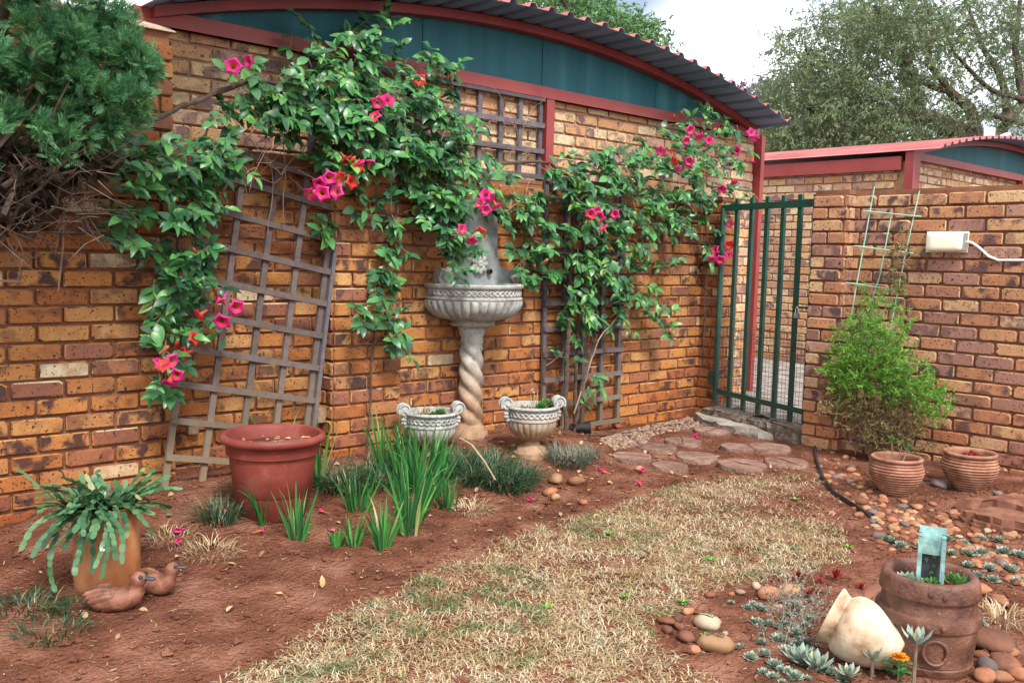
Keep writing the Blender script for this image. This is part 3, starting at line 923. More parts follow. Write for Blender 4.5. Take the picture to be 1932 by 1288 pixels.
def outline(pxs, z=None, sub=3, jit=0.008, dz=0.0):
    P = [gp(*p) for p in pxs]
    zz = (min(p.z for p in P) if z is None else z) + dz
    out = []
    for i in range(len(P)):
        a, c = P[i], P[(i + 1) % len(P)]
        for k in range(sub):
            q = a.lerp(c, k / sub)
            out.append((q.x + rng.uniform(-jit, jit), q.y + rng.uniform(-jit, jit), zz))
    return out

sill = []
for i in range(37):
    q = g_(-0.06 + (GL + 0.08) * i / 36, 0, 0.09 + rng.uniform(-.010, .010))
    sill.append((q.x, q.y, -0.03))
for i in range(12, -1, -1):
    q = g_(-0.06 + (GL + 0.08) * i / 12, 0, -0.16)
    sill.append((q.x, q.y, -0.03))
tag(rough_block('threshold', sill, 0.135, MT['sill'], 0.030), 'rough grey concrete threshold under the green gate', 'threshold')
sl = []
for (u, o_) in ((-0.10, 0.10), (0.0, 0.17), (0.2, 0.25), (0.42, 0.27), (0.62, 0.25), (0.80, 0.22), (0.86, 0.14), (0.6, 0.09), (0.3, 0.08)):
    q = g_(u, 0, o_)
    sl.append((q.x, q.y, -0.02))
sl2 = []
for i in range(len(sl)):
    a, c = Vector(sl[i]), Vector(sl[(i + 1) % len(sl)])
    for k in range(3):
        q = a.lerp(c, k / 3)
        sl2.append((q.x + rng.uniform(-.01, .01), q.y + rng.uniform(-.01, .01), -0.02))
tag(rough_block('doorstep_slab', sl2, 0.075, MT['slab'], 0.030, seed=4), 'flat irregular grey stone slab laid in front of the gate threshold', 'slab')

# ------------------------------------------------------------------ fountain
FX, FY = 3.785, -0.135
t = thing('wall_fountain', 'grey concrete wall fountain with fluted bowl on a twisted column', 'fountain', (FX, FY, 0.11))
MF = MT['concrete_fountain']
def clampY(mb, lim):
    mb.v = [(x, min(y, lim), z) for (x, y, z) in mb.v]
    return mb
zb0 = hgt(FX, FY) - 0.02
colp = [(0.115, zb0), (0.115, zb0 + 0.05), (0.095, zb0 + 0.07), (0.088, zb0 + 0.09)]
for i in range(40):
    colp.append((0.074 - 0.006 * i / 39, zb0 + 0.10 + 0.50 * i / 39))
ztw = zb0 + 0.60
colp += [(0.066, ztw + 0.02), (0.074, ztw + 0.03), (0.070, ztw + 0.06), (0.082, ztw + 0.09), (0.092, ztw + 0.13), (0.092, 0.87)]
def tw(a, i, r, z):
    k = sm((z - zb0 - 0.09) / 0.05) * sm((ztw + 0.02 - z) / 0.05)
    return r * (1 + 0.20 * k * (abs(math.cos(1.5 * a + z * 27.0)) ** .8 * 2 - 1.25)), z
MB().lathe(colp, 48, (FX, FY, 0), tw).build('column', MF, t, True, 60)
fn = lambda a, i, r, z: (r, z)
N = 34
def gad(a, i, r, z):
    k = sm((z - 0.895) / 0.03) * sm((1.015 - z) / 0.02)
    return r * (1 + 0.07 * k * (abs(math.cos(N * a / 2)) ** 0.5 - 0.75)), z
bowl = [(0.09, 0.845), (0.135, 0.85), (0.15, 0.865), (0.135, 0.88), (0.15, 0.89)]
for i in range(12):
    a = i / 11
    bowl.append((0.155 + 0.163 * math.sin(a * math.pi / 2) ** 0.85, 0.892 + 0.125 * (1 - math.cos(a * math.pi / 2)) ** 0.9 + 0.0))
bowl += [(0.305, 1.022), (0.318, 1.026), (0.318, 1.036), (0.302, 1.042), (0.302, 1.088), (0.318, 1.094), (0.325, 1.104), (0.325, 1.116), (0.312, 1.122), (0.285, 1.118), (0.26, 1.05), (0.15, 0.97), (0.01, 0.95)]
clampY(MB().lathe(bowl, 204, (FX, FY, 0), gad), -0.012).build('bowl', MF, t, True, 50)
wv = MB()
for ph in (0, math.pi):
    pts = []
    for i in range(161):
        a = math.pi + R(-14) + (math.pi + R(28)) * i / 160
        pts.append((FX + 0.305 * math.cos(a), FY + 0.305 * math.sin(a), 1.065 + 0.014 * math.sin(a * 26 + ph)))
    wv.tube(pts, 0.0065, 5, caps=True)
for i in range(27):
    a = math.pi + R(-10) + (math.pi + R(20)) * i / 26
    wv.lathe([(0.001, -0.006), (0.007, -0.004), (0.009, 0), (0.007, 0.004), (0.001, 0.006)], 6, (FX + 0.306 * math.cos(a), FY + 0.306 * math.sin(a), 1.065))
clampY(wv, -0.012).build('guilloche_band', MF, t, True, 60)
# back plate
half_o = [(0.33, 1.08), (0.345, 1.13), (0.34, 1.19), (0.30, 1.20), (0.235, 1.205), (0.175, 1.245), (0.150, 1.31), (0.145, 1.40), (0.150, 1.48), (0.140, 1.56), (0.10, 1.63), (0.05, 1.67)]
PXC = FX + 0.115
ol = [(PXC + x, z) for x, z in half_o] + [(PXC - x, z) for x, z in reversed(half_o)]
vs = [(x, -0.055, z) for x, z in ol] + [(PXC + (x - PXC) * 0.95, -0.07, 1.08 + (z - 1.08) * 0.985 + 0.005) for x, z in ol] + [(x, -0.012, z) for x, z in ol]
n = len(ol)
fs = [tuple(range(2 * n - 1, n - 1, -1))] + [(i, (i + 1) % n, n + (i + 1) % n, n + i) for i in range(n)] + [(2 * n + i, 2 * n + (i + 1) % n, (i + 1) % n, i) for i in range(n)]
MB().add(vs, fs).build('back_plate', MT['plate'], t, True, 35)
for sx in (-1, 1):
    sc = MB()
    c = Vector((PXC + sx * 0.31, -0.085, 1.165))
    sc.tube([c + Vector((math.cos(a * sx if sx > 0 else math.pi - a) * (0.052 - 0.006 * a), -0.02 - 0.002 * a, math.sin(a) * (0.052 - 0.006 * a))) for a in [0.3 * k for k in range(25)]], 0.013, 7)
    sc.lathe([(0.055, 0.0), (0.055, 0.05), (0.03, 0.06)], 18, c + Vector((0, 0.04, 0)), M=Matrix.Rotation(math.pi / 2, 3, 'X'))
    sc.build('scroll', MF, t, True, 50)
rp = wy(905, 498, -0.09)
ros = MB()
for k in range(9):
    a = 2 * math.pi * k / 9
    c = rp + Vector((math.cos(a) * 0.042, 0.0, math.sin(a) * 0.042))
    ros.lathe([(0.002, -0.03), (0.014, -0.022), (0.019, 0.0), (0.016, 0.02), (0.002, 0.028)], 8, c, M=Matrix.Rotation(-(a - math.pi / 2), 3, 'Y') @ Matrix.Diagonal((1, 0.6, 1)))
ros.lathe([(0.026, -0.015), (0.024, 0.012), (0.012, 0.02), (0.001, 0.012)], 14, rp, M=Matrix.Rotation(math.pi / 2, 3, 'X'))
ros.build('rosette', MF, t, True, 50)
sp_ = wy(922, 512, -0.08)
MB().lathe([(0.016, 0.0), (0.018, 0.02), (0.013, 0.022), (0.012, 0.0)], 12, sp_, M=Matrix.Rotation(math.pi / 2, 3, 'X')).build('spout', MT['black'], t)

# ------------------------------------------------------------------ urns
def urn(label, c, k, ang, mat, sink=0.0):
    t = thing('urn_planter', label, 'urn', c)
    c = Vector(c) - Vector((0, 0, sink))
    pr = [(0.115, 0.0), (0.118, 0.035), (0.10, 0.045), (0.096, 0.065), (0.060, 0.085), (0.050, 0.105), (0.062, 0.12), (0.085, 0.125)]
    pr += [(0.085 + 0.075 * math.sin(i / 8 * math.pi / 2), 0.127 + 0.115 * (i / 8) ** 1.25) for i in range(1, 9)]
    pr += [(0.152, 0.248), (0.166, 0.252), (0.166, 0.262), (0.154, 0.268), (0.158, 0.318), (0.172, 0.324), (0.178, 0.336), (0.172, 0.348), (0.150, 0.346), (0.146, 0.315), (0.001, 0.305)]
    pr = [(r * k, z * k) for r, z in pr]
    def fl(a, i, r, z):
        z_ = z / k
        q = sm((z_ - 0.125) / 0.02) * sm((0.246 - z_) / 0.012)
        return r * (1 + 0.09 * q * (abs(math.cos(11 * a)) ** 0.5 - 0.75)), z
    MB().lathe(pr, 132, c, fl).build('bowl', mat, t, True, 50)
    g = MB()
    for ph in (0, math.pi):
        g.tube([c + Vector((0.160 * k * math.cos(a), 0.160 * k * math.sin(a), 0.293 * k + 0.015 * k * math.sin(a * 14 + ph))) for a in [2 * math.pi * i / 140 for i in range(141)]], 0.006 * k, 5)
    g.build('guilloche_band', mat, t, True, 60)
    MB().lathe([(0.147 * k, 0.312 * k), (0.08 * k, 0.322 * k), (0.001, 0.326 * k)], 20, c, close=False).build('potting_soil', MT['soil'], t)
    for s in (0, math.pi):
        u = Vector((math.cos(ang + s), math.sin(ang + s), 0))
        w_ = Vector((-u.y, u.x, 0))
        h = MB()
        ctr = c + u * 0.178 * k + Vector((0, 0, 0.362 * k))
        for side in (-1, 1):
            h.tube([ctr + w_ * (side * 0.026 * k) + u * (math.cos(a) * (0.044 - 0.0062 * a) * k) + Vector((0, 0, math.sin(a) * (0.044 - 0.0062 * a) * k)) for a in [0.35 * i - 0.6 for i in range(20)]], 0.0085 * k, 6)
        M = Matrix((u, Vector((0, 0, 1)), w_)).transposed()
        h.lathe([(0.038 * k, -0.026 * k), (0.040 * k, 0.0), (0.038 * k, 0.026 * k)], 16, ctr, M=M)
        for i in range(4):
            z = (0.318 - 0.022 * i) * k
            rr = (0.172 + 0.012 * math.sin(i * 1.1)) * k
            h.lathe([(0.001, -0.016 * k), (0.015 * k, -0.010 * k), (0.019 * k, 0.0), (0.014 * k, 0.010 * k), (0.001, 0.016 * k)], 8, c + u * rr + Vector((0, 0, z)), M=Matrix.Diagonal((1, 1.5, 1)) if abs(u.x) > .7 else None)
        h.build('scroll_handle', mat, t, True, 60)
    return t, c + Vector((0, 0, 0.325 * k))

cl = gp(812, 852)
cr = gp(1002, 858)
_, topL = urn('grey concrete urn planter with scroll handles left of the twisted column', (cl.x, cl.y, cl.z), 0.92, R(-20), MT['concrete_urn'], 0.07)
_, topR = urn('brown stained concrete urn planter on a foot, right of the twisted column', (cr.x, cr.y, cr.z), 0.93, R(-24), MT['concrete_urn_stained'], 0.01)

# ------------------------------------------------------------------ small plants used in many places
LV, LF = leafbase(0.24, 0.18, 0.05)
FATV, FATF = leafbase(0.22, -0.25, -0.10, 3, 0.6)
BLV = [(-.5, 0, 0), (.5, 0, 0), (-.42, .4, .0), (.42, .4, .0), (-.28, .75, 0), (.28, .75, 0), (-.03, 1, 0), (.03, 1, 0)]
BLF = [(0, 1, 3, 2), (2, 3, 5, 4), (4, 5, 7, 6)]

def rosette_mesh(name, mats, rings=((9, 0.05, 0.95), (8, 0.40, 0.95), (7, 0.75, 0.85), (6, 1.05, 0.70), (4, 1.35, 0.5)), w=0.27, seed=0):
    g = random.Random(seed)
    Vb, Fb = leafbase(w, -0.30, -0.08, 3, 0.62)
    T = []
    for (n, el, s) in rings:
        a0 = g.uniform(0, 6)
        for k in range(n):
            a = a0 + 2 * math.pi * k / n + g.uniform(-.1, .1)
            e = el + g.uniform(-.12, .12)
            d = Vector((math.cos(a) * math.cos(e), math.sin(a) * math.cos(e), math.sin(e)))
            T.append((Vector((0, 0, 0.12)), orient(d, (0, 0, 1) if e < 1.2 else (-math.cos(a), -math.sin(a), 0.2)), s * g.uniform(.9, 1.1)))
    V, F = inst(Vb, Fb, T)
    return npmesh(name, V, F, mats)

ROS = [rosette_mesh('succulent_rosette', MT['succ'], seed=i) for i in range(4)]
ROSR = rosette_mesh('succulent_red', MT['succ_red'], ((9, 0.5, 1.0), (8, 0.9, 0.95), (6, 1.25, 0.9)), 0.09, 7)
ROSG = rosette_mesh('succulent_green', MT['succ_green'], seed=9)

def rosette(p, size, label, cat='succulent', me=None, group=None, sink=0.0, name='succulent'):
    o = bpy.data.objects.new(name, me or ROS[rng.randrange(4)])
    COL.objects.link(o)
    o.matrix_basis = Matrix.Translation(Vector(p) - Vector((0, 0, sink))) @ Matrix.Rotation(rng.uniform(0, 6.3), 4, 'Z') @ Matrix.Rotation(rng.uniform(-.25, .25), 4, 'X') @ Matrix.Scale(size, 4)
    return tag(o, label, cat, group)

def grassclump(name, label, cat, c, n, L, w, spread, mat, group=None, lean=None, segs=5, rad=0.06, parts=False):
    """arching blades from a common crown"""
    T = []
    V, F = [], []
    for i in range(n):
        a = rng.uniform(0, 2 * math.pi)
        r = rad * math.sqrt(rng.random())
        x, y = c.x + math.cos(a) * r, c.y + math.sin(a) * r
        base = Vector((x, y, hgt(x, y) - 0.005))
        a2 = a + rng.uniform(-.9, .9)
        out = Vector((math.cos(a2), math.sin(a2), 0)) * spread * rng.uniform(.3, 1.1)
        if lean:
            out += Vector(lean) * rng.random()
        ll = L * rng.uniform(.55, 1.1)
        d = Vector((0, 0, 1)) + out * 0.45
        d.normalize()
        sd = d.cross(Vector((out.x + .01, out.y, 0)))
        if sd.length < 1e-4:
            sd = Vector((1, 0, 0))
        sd.normalize()
        p = base.copy()
        o = len(V)
        for k in range(segs + 1):
            ww = w * (1 - (k / segs) ** 2 * 0.92) * 0.5
            V += [tuple(p - sd * ww), tuple(p + sd * ww)]
            if k < segs:
                p = p + d * (ll / segs)
                d = (d + out * (1.2 / segs) - Vector((0, 0, spread * .42 * (k + 1) / segs * rng.uniform(.5, 1.4)))).normalized()
                p.z = max(p.z, hgt(p.x, p.y) + 0.004)
        for k in range(segs):
            q = o + 2 * k
            F.append((q, q + 1, q + 3, q + 2))
    ob = link(name, npmesh(name, V, F, mat), None)
    return tag(ob, label, cat, group)

# plants in the urns
for (tp, lst, lab) in ((topL, ((0.04, -0.04, .05), (-0.03, -0.06, .04)), 'tiny green succulent growing in the left concrete urn'), (topR, ((0.03, -0.05, .055), (0.09, -0.02, .07)), 'bright green succulent spilling over the right concrete urn')):
    for (dx, dy, s) in lst:
        rosette(tp + Vector((dx, dy, -0.005)), s, lab, 'succulent', ROSG, 'succulents in the concrete urns')
dg = MB()
for i in range(26):
    a, e = rng.uniform(0, 6.3), rng.uniform(.7, 1.5)
    p = topL + Vector((-0.05 + rng.uniform(-.03, .03), rng.uniform(-.03, .03), -0.01))
    d = Vector((math.cos(a) * math.cos(e), math.sin(a) * math.cos(e), math.sin(e))) * rng.uniform(.05, .11)
    dg.tube([p, p + d * .6, p + d + Vector((0, 0, -.01))], [.003, .002, .0008], 4)
tag(dg.build('dried_plant', MT['dead'], None), 'dried tan grass tuft in the left concrete urn', 'plant')
dg = MB()
for i in range(3):
    p = topR + Vector((-0.03 + .02 * i, -.02, -.01))
    dg.tube([p, p + Vector((.005, 0, .06)), p + Vector((-.006 + .01 * i, 0, .10 + .01 * i))], .003, 5)
for k in range(10):
    q = topR + Vector((-0.02, -.02, .11)) + rv(.012)
    dg.lathe([(.001, -.006), (.006, 0), (.001, .008)], 5, q)
for i in range(20):
    p = topR + Vector((rng.uniform(-.12, .05), rng.uniform(-.1, .1), -.005))
    dg.tube([p, p + Vector((rng.uniform(-.03, .03), rng.uniform(-.03, .03), .012))], .004, 4)
tag(dg.build('dried_plant', MT['dead'], None), 'dried flower stalk standing in the right concrete urn', 'plant')

# ------------------------------------------------------------------ big terracotta pot
pc = gp(515, 966)
t = thing('flower_pot', 'large dark terracotta plastic pot with a rolled rim in front of the leaning trellis', 'pot', pc)
pr = [(0.150, -0.01), (0.158, 0.0), (0.178, 0.10), (0.180, 0.105), (0.186, 0.11), (0.205, 0.25), (0.207, 0.285), (0.222, 0.292), (0.226, 0.335), (0.232, 0.342), (0.247, 0.348), (0.254, 0.362), (0.250, 0.378), (0.238, 0.386), (0.222, 0.38), (0.214, 0.36), (0.208, 0.325), (0.001, 0.32)]
MB().lathe([(r_ * .965, z) for r_, z in pr], 56, pc).build('body', MT['plastic_terra'], t, True, 45)
MB().lathe([(0.201, 0.322), (0.12, 0.333), (0.001, 0.336)], 28, pc, close=False).build('potting_soil', MT['soil'], t)
tag(MB().tube([pc + Vector((-.08, 0, .338)), pc + Vector((-.02, -.03, .346)), pc + Vector((.05, -.01, .342))], .003, 5).build('fallen_twig', MT['twig'], None), 'dry twig lying on the soil inside the large terracotta pot', 'twig')
T = []
for i in range(34):
    a, r = rng.uniform(0, 6.3), .17 * math.sqrt(rng.random())
    d = Vector((rng.uniform(-1, 1), rng.uniform(-1, 1), .15))
    T.append((pc + Vector((math.cos(a) * r, math.sin(a) * r, .340)), orient(d, Vector((0, 0, 1)) + rv(.4)), rng.uniform(.02, .04)))
V, F = inst(LV, LF, T)
tag(link('leaf_litter', npmesh('leaf_litter', V, F, MT['dead'])), 'dry leaves scattered on the soil inside the large terracotta pot', 'leaves', kind='stuff')

# ------------------------------------------------------------------ clay cylinder with holiday cactus
cc = gp(203, 1096)
t = thing('clay_pot', 'plain orange clay cylinder pot holding the trailing flat-stemmed cactus', 'pot', cc)
MB().lathe([(0.112, -0.02), (0.117, 0.0), (0.120, 0.03), (0.119, 0.30), (0.115, 0.306), (0.108, 0.30), (0.105, 0.28), (0.001, 0.275)], 44, cc).build('body', MT['clay'], t, True, 45)
MB().lathe([(0.106, 0.277), (0.001, 0.29)], 20, cc, close=False).build('potting_soil', MT['soil'], t)
t = thing('holiday_cactus', 'grey-green holiday cactus with flat jointed stems spilling over the orange clay cylinder', 'cactus', cc + Vector((0, 0, 0.28)))
PADV = [(-.25, 0, 0), (.25, 0, 0), (-.5, .3, .05), (.5, .3, .05), (-.48, .7, .05), (.48, .7, .05), (-.28, 1, 0), (.28, 1, 0)]
for i in range(175):
    a = rng.uniform(0, 2 * math.pi)
    far_ = i < 34
    if far_:
        a = rng.gauss(math.pi + 0.75, .35)            # the long arms reach to the left
    r0 = rng.uniform(.02, .09)
    p = cc + Vector((math.cos(a) * r0, math.sin(a) * r0, .285))
    el = rng.uniform(.2, 1.15) if not far_ else rng.uniform(.3, .8)
    d = Vector((math.cos(a) * math.cos(el), math.sin(a) * math.cos(el), math.sin(el)))
    n = rng.randint(3, 7) if not far_ else rng.randint(8, 13)
    V, F = [], []
    drop = rng.uniform(.10, .30) if not far_ else rng.uniform(.08, .2)
    tw_ = rv(.5)
    for k in range(n):
        L = rng.uniform(.030, .042)
        s, dd, nn = orient(d, Vector((0, 0, 1)) + tw_)
        o = len(V)
        wd = rng.uniform(.017, .023)
        for (x, y, z) in PADV:
            V.append(tuple(p + s * x * wd + dd * y * L + nn * (.003 * (1 - 4 * x * x))))
        F += [(o, o + 1, o + 3, o + 2), (o + 2, o + 3, o + 5, o + 4), (o + 4, o + 5, o + 7, o + 6)]
        p = p + dd * L * .90
        d = (d + Vector((0, 0, -drop)) + rv(.24)).normalized()
        if p.z < hgt(p.x, p.y) + .02:
            break
        q = Vector((p.x - cc.x, p.y - cc.y, 0))
        if q.length < .125 and p.z < cc.z + .29:
            d = (d + q.normalized() * .8).normalized()
    link('stem', npmesh('stem', V, F, MT['cactus']), t)

# ------------------------------------------------------------------ duck ornaments
def duck(label, base, heading, k, turn):
    t = thing('duck_ornament', label, 'ornament', base, 'pair of clay ducks')
    h = Matrix.Rotation(heading, 3, 'Z')
    def q(v):
        return base + h @ (Vector(v) * k)
    # one continuous body: stacked rings along a spine from tail to head
    spine = [((-.118, 0, .068), .006, .010), ((-.108, 0, .066), .022, .014), ((-.09, 0, .060), .040, .028), ((-.06, 0, .052), .055, .045), ((-.02, 0, .047), .064, .050),
             ((.02, 0, .048), .064, .052), ((.055, 0, .052), .056, .050), ((.078, 0, .062), .044, .044), ((.088, turn * .004, .080), .033, .034), ((.088, turn * .008, .098), .026, .028),
             ((.090, turn * .012, .112), .028, .030), ((.096, turn * .016, .126), .033, .034), ((.100, turn * .018, .140), .031, .032), ((.100, turn * .018, .152), .022, .022), ((.100, turn * .018, .160), .006, .006)]
    b = MB()
    vs, fs = [], []
    n = len(spine)
    seg = 18
    for i, (c, rw, rh) in enumerate(spine):
        c = Vector(c)
        d = Vector(spine[min(i + 1, n - 1)][0]) - Vector(spine[max(i - 1, 0)][0])
        d.normalize()
        s = Vector((0, 1, 0))
        u = d.cross(s).normalized()
        for m in range(seg):
            a = 2 * math.pi * m / seg
            v = c + s * (math.cos(a) * rw) + u * (math.sin(a) * rh)
            v.z = max(v.z, 0.0)
            vs.append(q(v))
    for i in range(n - 1):
        for m in range(seg):
            a, e = i * seg + m, i * seg + (m + 1) % seg
            fs.append((a, e, e + seg, a + seg))
    fs += [tuple(range(seg - 1, -1, -1)), tuple((n - 1) * seg + m for m in range(seg))]
    b.add(vs, fs)
    o = b.build('body', MT['duck'], t, True, 70)
    # folded wings as raised feather pads
    for s in (-1, 1):
        w = MB()
        for j in range(3):
            w.lathe([(.001, -.062), (.012, -.045), (.020, 0), (.014, .035), (.001, .05)], 10, q((-.035 - .012 * j, s * (.050 - .010 * j), .066 + .012 * j)), M=h @ Matrix.Rotation(R(82), 3, 'Y') @ Matrix.Diagonal((k, .55 * k, k)))
        w.build('wing', MT['duck'], t, True, 70)
    hd = Vector((.100, turn * .018, .140))
    f = Matrix.Rotation(turn * 0.5, 3, 'Z')
    bk = MB()
    bk.lathe([(.014, .0), (.012, .018), (.013, .034), (.006, .044), (.001, .046)], 10, q(hd + f @ Vector((.024, 0, -.004))), M=h @ f @ Matrix.Rotation(R(96), 3, 'Y') @ Matrix.Diagonal((.62 * k, 1.0 * k, k)))
    bk.build('beak', MT['duck_dark'], t, True, 60)
    for s in (-1, 1):
        e = MB()
        e.lathe([(.010, -.003), (.009, .002), (.001, .004)], 10, q(hd + f @ Vector((.016, s * .0265, .006))), M=h @ f @ Matrix.Rotation(-s * R(90), 3, 'X') @ Matrix.Scale(k, 3))
        e.build('eye', MT['duck_dark'], t, True, 60)

d1, d2 = gp(216, 1150), gp(290, 1118)
duck('brown clay duck ornament lying nearest the camera against the clay cylinder', d1, R(-28), 0.86, -0.6)
duck('brown clay duck ornament resting behind the first duck, head tucked towards it', d2, R(-62), 0.78, 1.0)

# ------------------------------------------------------------------ ribbed pots
def ribpot(label, c, k, lean=0.0):
    t = thing('ribbed_pot', label, 'pot', c)
    pr = [(0.062, -0.01), (0.068, 0.0)]
    n = 46
    for i in range(n + 1):
        z = i / n
        r = 0.070 + 0.075 * math.sin(min(1, z * 1.18) * math.pi * 0.5) ** 1.0 - 0.020 * max(0, z - .72) / .28
        r += 0.0042 * math.cos(i * math.pi / 2)
        pr.append((r, 0.005 + z * 0.175))
    pr += [(0.126, 0.184), (0.134, 0.190), (0.136, 0.199), (0.128, 0.206), (0.117, 0.203), (0.113, 0.19), (0.118, 0.15), (0.001, 0.145)]
    MB().lathe([(r * k, z * k) for r, z in pr], 52, c).build('body', MT['rib_pot'], t, True, 70)
    MB().lathe([(0.118 * k, 0.148 * k), (0.001, 0.156 * k)], 20, c, close=False).build('potting_soil', MT['soil'], t)
    return Vector(c) + Vector((0, 0, 0.155 * k))

r1, r2 = gp(1688, 930), gp(1826, 922)
tp1 = ribpot('ribbed pink clay pot with bare stalked succulents, nearer the gate', r1, 1.02)
tp2 = ribpot('ribbed pink clay pot with red leaves, against the right brick wall', r2, 1.06)
t = thing('stalk_succulent', 'leggy succulent with pale stalks and yellow-green buds in the ribbed pot', 'succulent', tp1)
for (dx, dy, dz, w_) in ((-.02, .03, .13, .017), (.0, -.02, .11, .018), (.03, -.05, .09, .015)):
    p = tp1 + Vector((dx * .4, dy * .4, 0))
    q = tp1 + Vector((dx + .01, dy, dz))
    MB().tube([p, p.lerp(q, .5) + Vector((.012, .01, .0)), q], [.004, .0035, .003], 6).build('stalk', MT['twig'], t)
    V, F = inst(FATV, FATF, [(q - Vector((0, 0, .008)), orient(Vector((math.cos(a) * .35, math.sin(a) * .35, 1)), (-math.cos(a), -math.sin(a), .1)), .045) for a in (0.3, 1.6, 2.8, 4.1, 5.3)])
    link('bud', npmesh('bud', V, F, MT['succ_green']), t)
for (dx, dy) in ((-.03, .02), (.02, -.03), (.05, .01), (-.05, -.03)):
    rosette(tp2 + Vector((dx, dy, -.004)), .055, 'dark red spiky succulent growing in the ribbed pot by the wall', 'succulent', ROSR, 'red succulents in the ribbed pot')

# ------------------------------------------------------------------ barrel planter
bc = gp(1744, 1246)
BH_ = 0.335
t = thing('barrel_planter', 'brown clay planter shaped like a hooped barrel, beside the cream jug', 'planter', bc)
KB = 0.90
prb = [(0.140, -0.02), (0.150, 0.0), (0.156, 0.012), (0.158, 0.028), (0.153, 0.034), (0.157, 0.038)]
for i in range(9):
    z = 0.042 + i * (0.125 / 8)
    prb.append((0.156 + 0.011 * math.sin(i / 8 * 1.4), z))
prb += [(0.177, 0.170), (0.179, 0.176), (0.179, 0.203), (0.177, 0.210), (0.164, 0.214), (0.162, 0.225), (0.158, 0.262), (0.158, 0.266), (0.170, 0.270), (0.171, 0.276), (0.163, 0.322), (0.158, 0.332), (0.150, 0.336), (0.136, 0.335), (0.127, 0.326), (0.124, 0.29), (0.001, 0.285)]
def stave(a, i, r, z):
    if 6 <= i <= 14 or 20 <= i <= 22:
        return r * (1 - 0.010 * (max(0, abs(math.cos(8 * a)) - .93) / .07)), z
    return r, z
MB().lathe([(r_ * KB, z * KB) for r_, z in prb], 112, bc, stave).build('body', MT['barrel'], t, True, 45)
MB().lathe([(0.1235 * KB, 0.288 * KB), (0.001, 0.298 * KB)], 24, bc, close=False).build('potting_soil', MT['soil'], t)
va = math.atan2(CAM.y - bc.y, CAM.x - bc.x)
for (da, z) in ((0.05, 0.302), (0.32, 0.296), (0.02, 0.19), (0.30, 0.19)):
    a = va + da
    MB().lathe([(0.009, 0), (0.007, 0.006), (0.001, 0.008)], 10, bc + Vector((math.cos(a) * (.167 if z > .25 else .178), math.sin(a) * (.167 if z > .25 else .178), z)) * 1.0 - Vector((math.cos(a), math.sin(a), 0)) * (.0168) - Vector((0, 0, z * .1)), M=Matrix.Rotation(a, 3, 'Z') @ Matrix.Rotation(R(90), 3, 'Y')).build('rivet', MT['barrel'], t)
a = va + 0.20
e = bc + Vector((math.cos(a) * .162 * KB, math.sin(a) * .162 * KB, .098 * KB))
ex, ez = Vector((-math.sin(a), math.cos(a), 0)), Vector((0, 0, 1))
MB().tube([e + ex * (math.cos(x) * .035) + ez * (math.sin(x) * .038) + Vector((math.cos(a), math.sin(a), 0)) * (.005 - .004 * math.cos(x) ** 2) for x in [2 * math.pi * i / 28 for i in range(29)]], .0055, 6).build('ring_emblem', MT['barrel'], t)
# teal bridge ornament standing in the barrel
bt = bc + Vector((0, 0, .292 * KB))
t = thing('bridge_ornament', 'small teal metal arch ornament standing inside the barrel planter', 'ornament', bt)
fwd = Vector((math.cos(va), math.sin(va), 0))
sd = Vector((-fwd.y, fwd.x, 0))
bo = bt + fwd * .02
bb = MB()
nst = 16
for s in (-1, 1):
    pts = []
    for i in range(nst + 1):
        u = i / nst
        if u < .55:
            pts.append(bo + sd * (s * .034) + fwd * (.035 - .02 * u) + Vector((0, 0, .16 * u / .55)))
        else:
            a_ = (u - .55) / .45 * math.pi
            pts.append(bo + sd * (s * .034) + fwd * (.024 - .025 * (1 - math.cos(a_))) + Vector((0, 0, .16 + .028 * math.sin(a_) - .03 * (u - .55) / .45)))
    o = MB()
    for i in range(nst):
        o.bar(pts[i], pts[i + 1] + (pts[i + 1] - pts[i]) * .05, .013, .020, fwd)
    o.build('side_rail', MT['teal_metal'], t, False)
tp = MB()
vs, fs = [], []
for i in range(13):
    a_ = -0.5 + (math.pi + .9) * i / 12
    for r_ in (.036, .030):
        for s in (-1, 1):
            vs.append(bo + sd * (s * .0385) + fwd * (-.004 + r_ * math.cos(a_)) + Vector((0, 0, .150 + r_ * math.sin(a_) * 1.15 - (.022 if i == 0 else 0))))
for i in range(12):
    q = i * 4
    fs += [(q, q + 1, q + 5, q + 4), (q + 2, q + 6, q + 7, q + 3), (q, q + 4, q + 6, q + 2), (q + 1, q + 3, q + 7, q + 5)]
fs += [(0, 2, 3, 1), (48, 49, 51, 50)]
tp.add(vs, fs).build('arched_top', MT['teal_metal'], t, True, 50)
MB().box(bo + fwd * -.004 + Vector((0, 0, .075)), (.012, .062, .17), rotz(va)).build('back_plate', MT['duck_dark'], t, False)
for (u_, z_, mt_) in ((-.012, .085, 'succ'), (.010, .068, 'succ_green'), (-.004, .046, 'succ_green'), (.014, .10, 'succ')):
    V, F = inst(FATV, FATF, [(bo + fwd * .006 + sd * u_ + Vector((0, 0, z_ - .012)), orient(Vector((0, 0, 1)) + sd * rng.uniform(-.6, .6) + fwd * .5, fwd), .030)])
    link('leaf_relief', npmesh('leaf_relief', V, F, MT[mt_]), t)
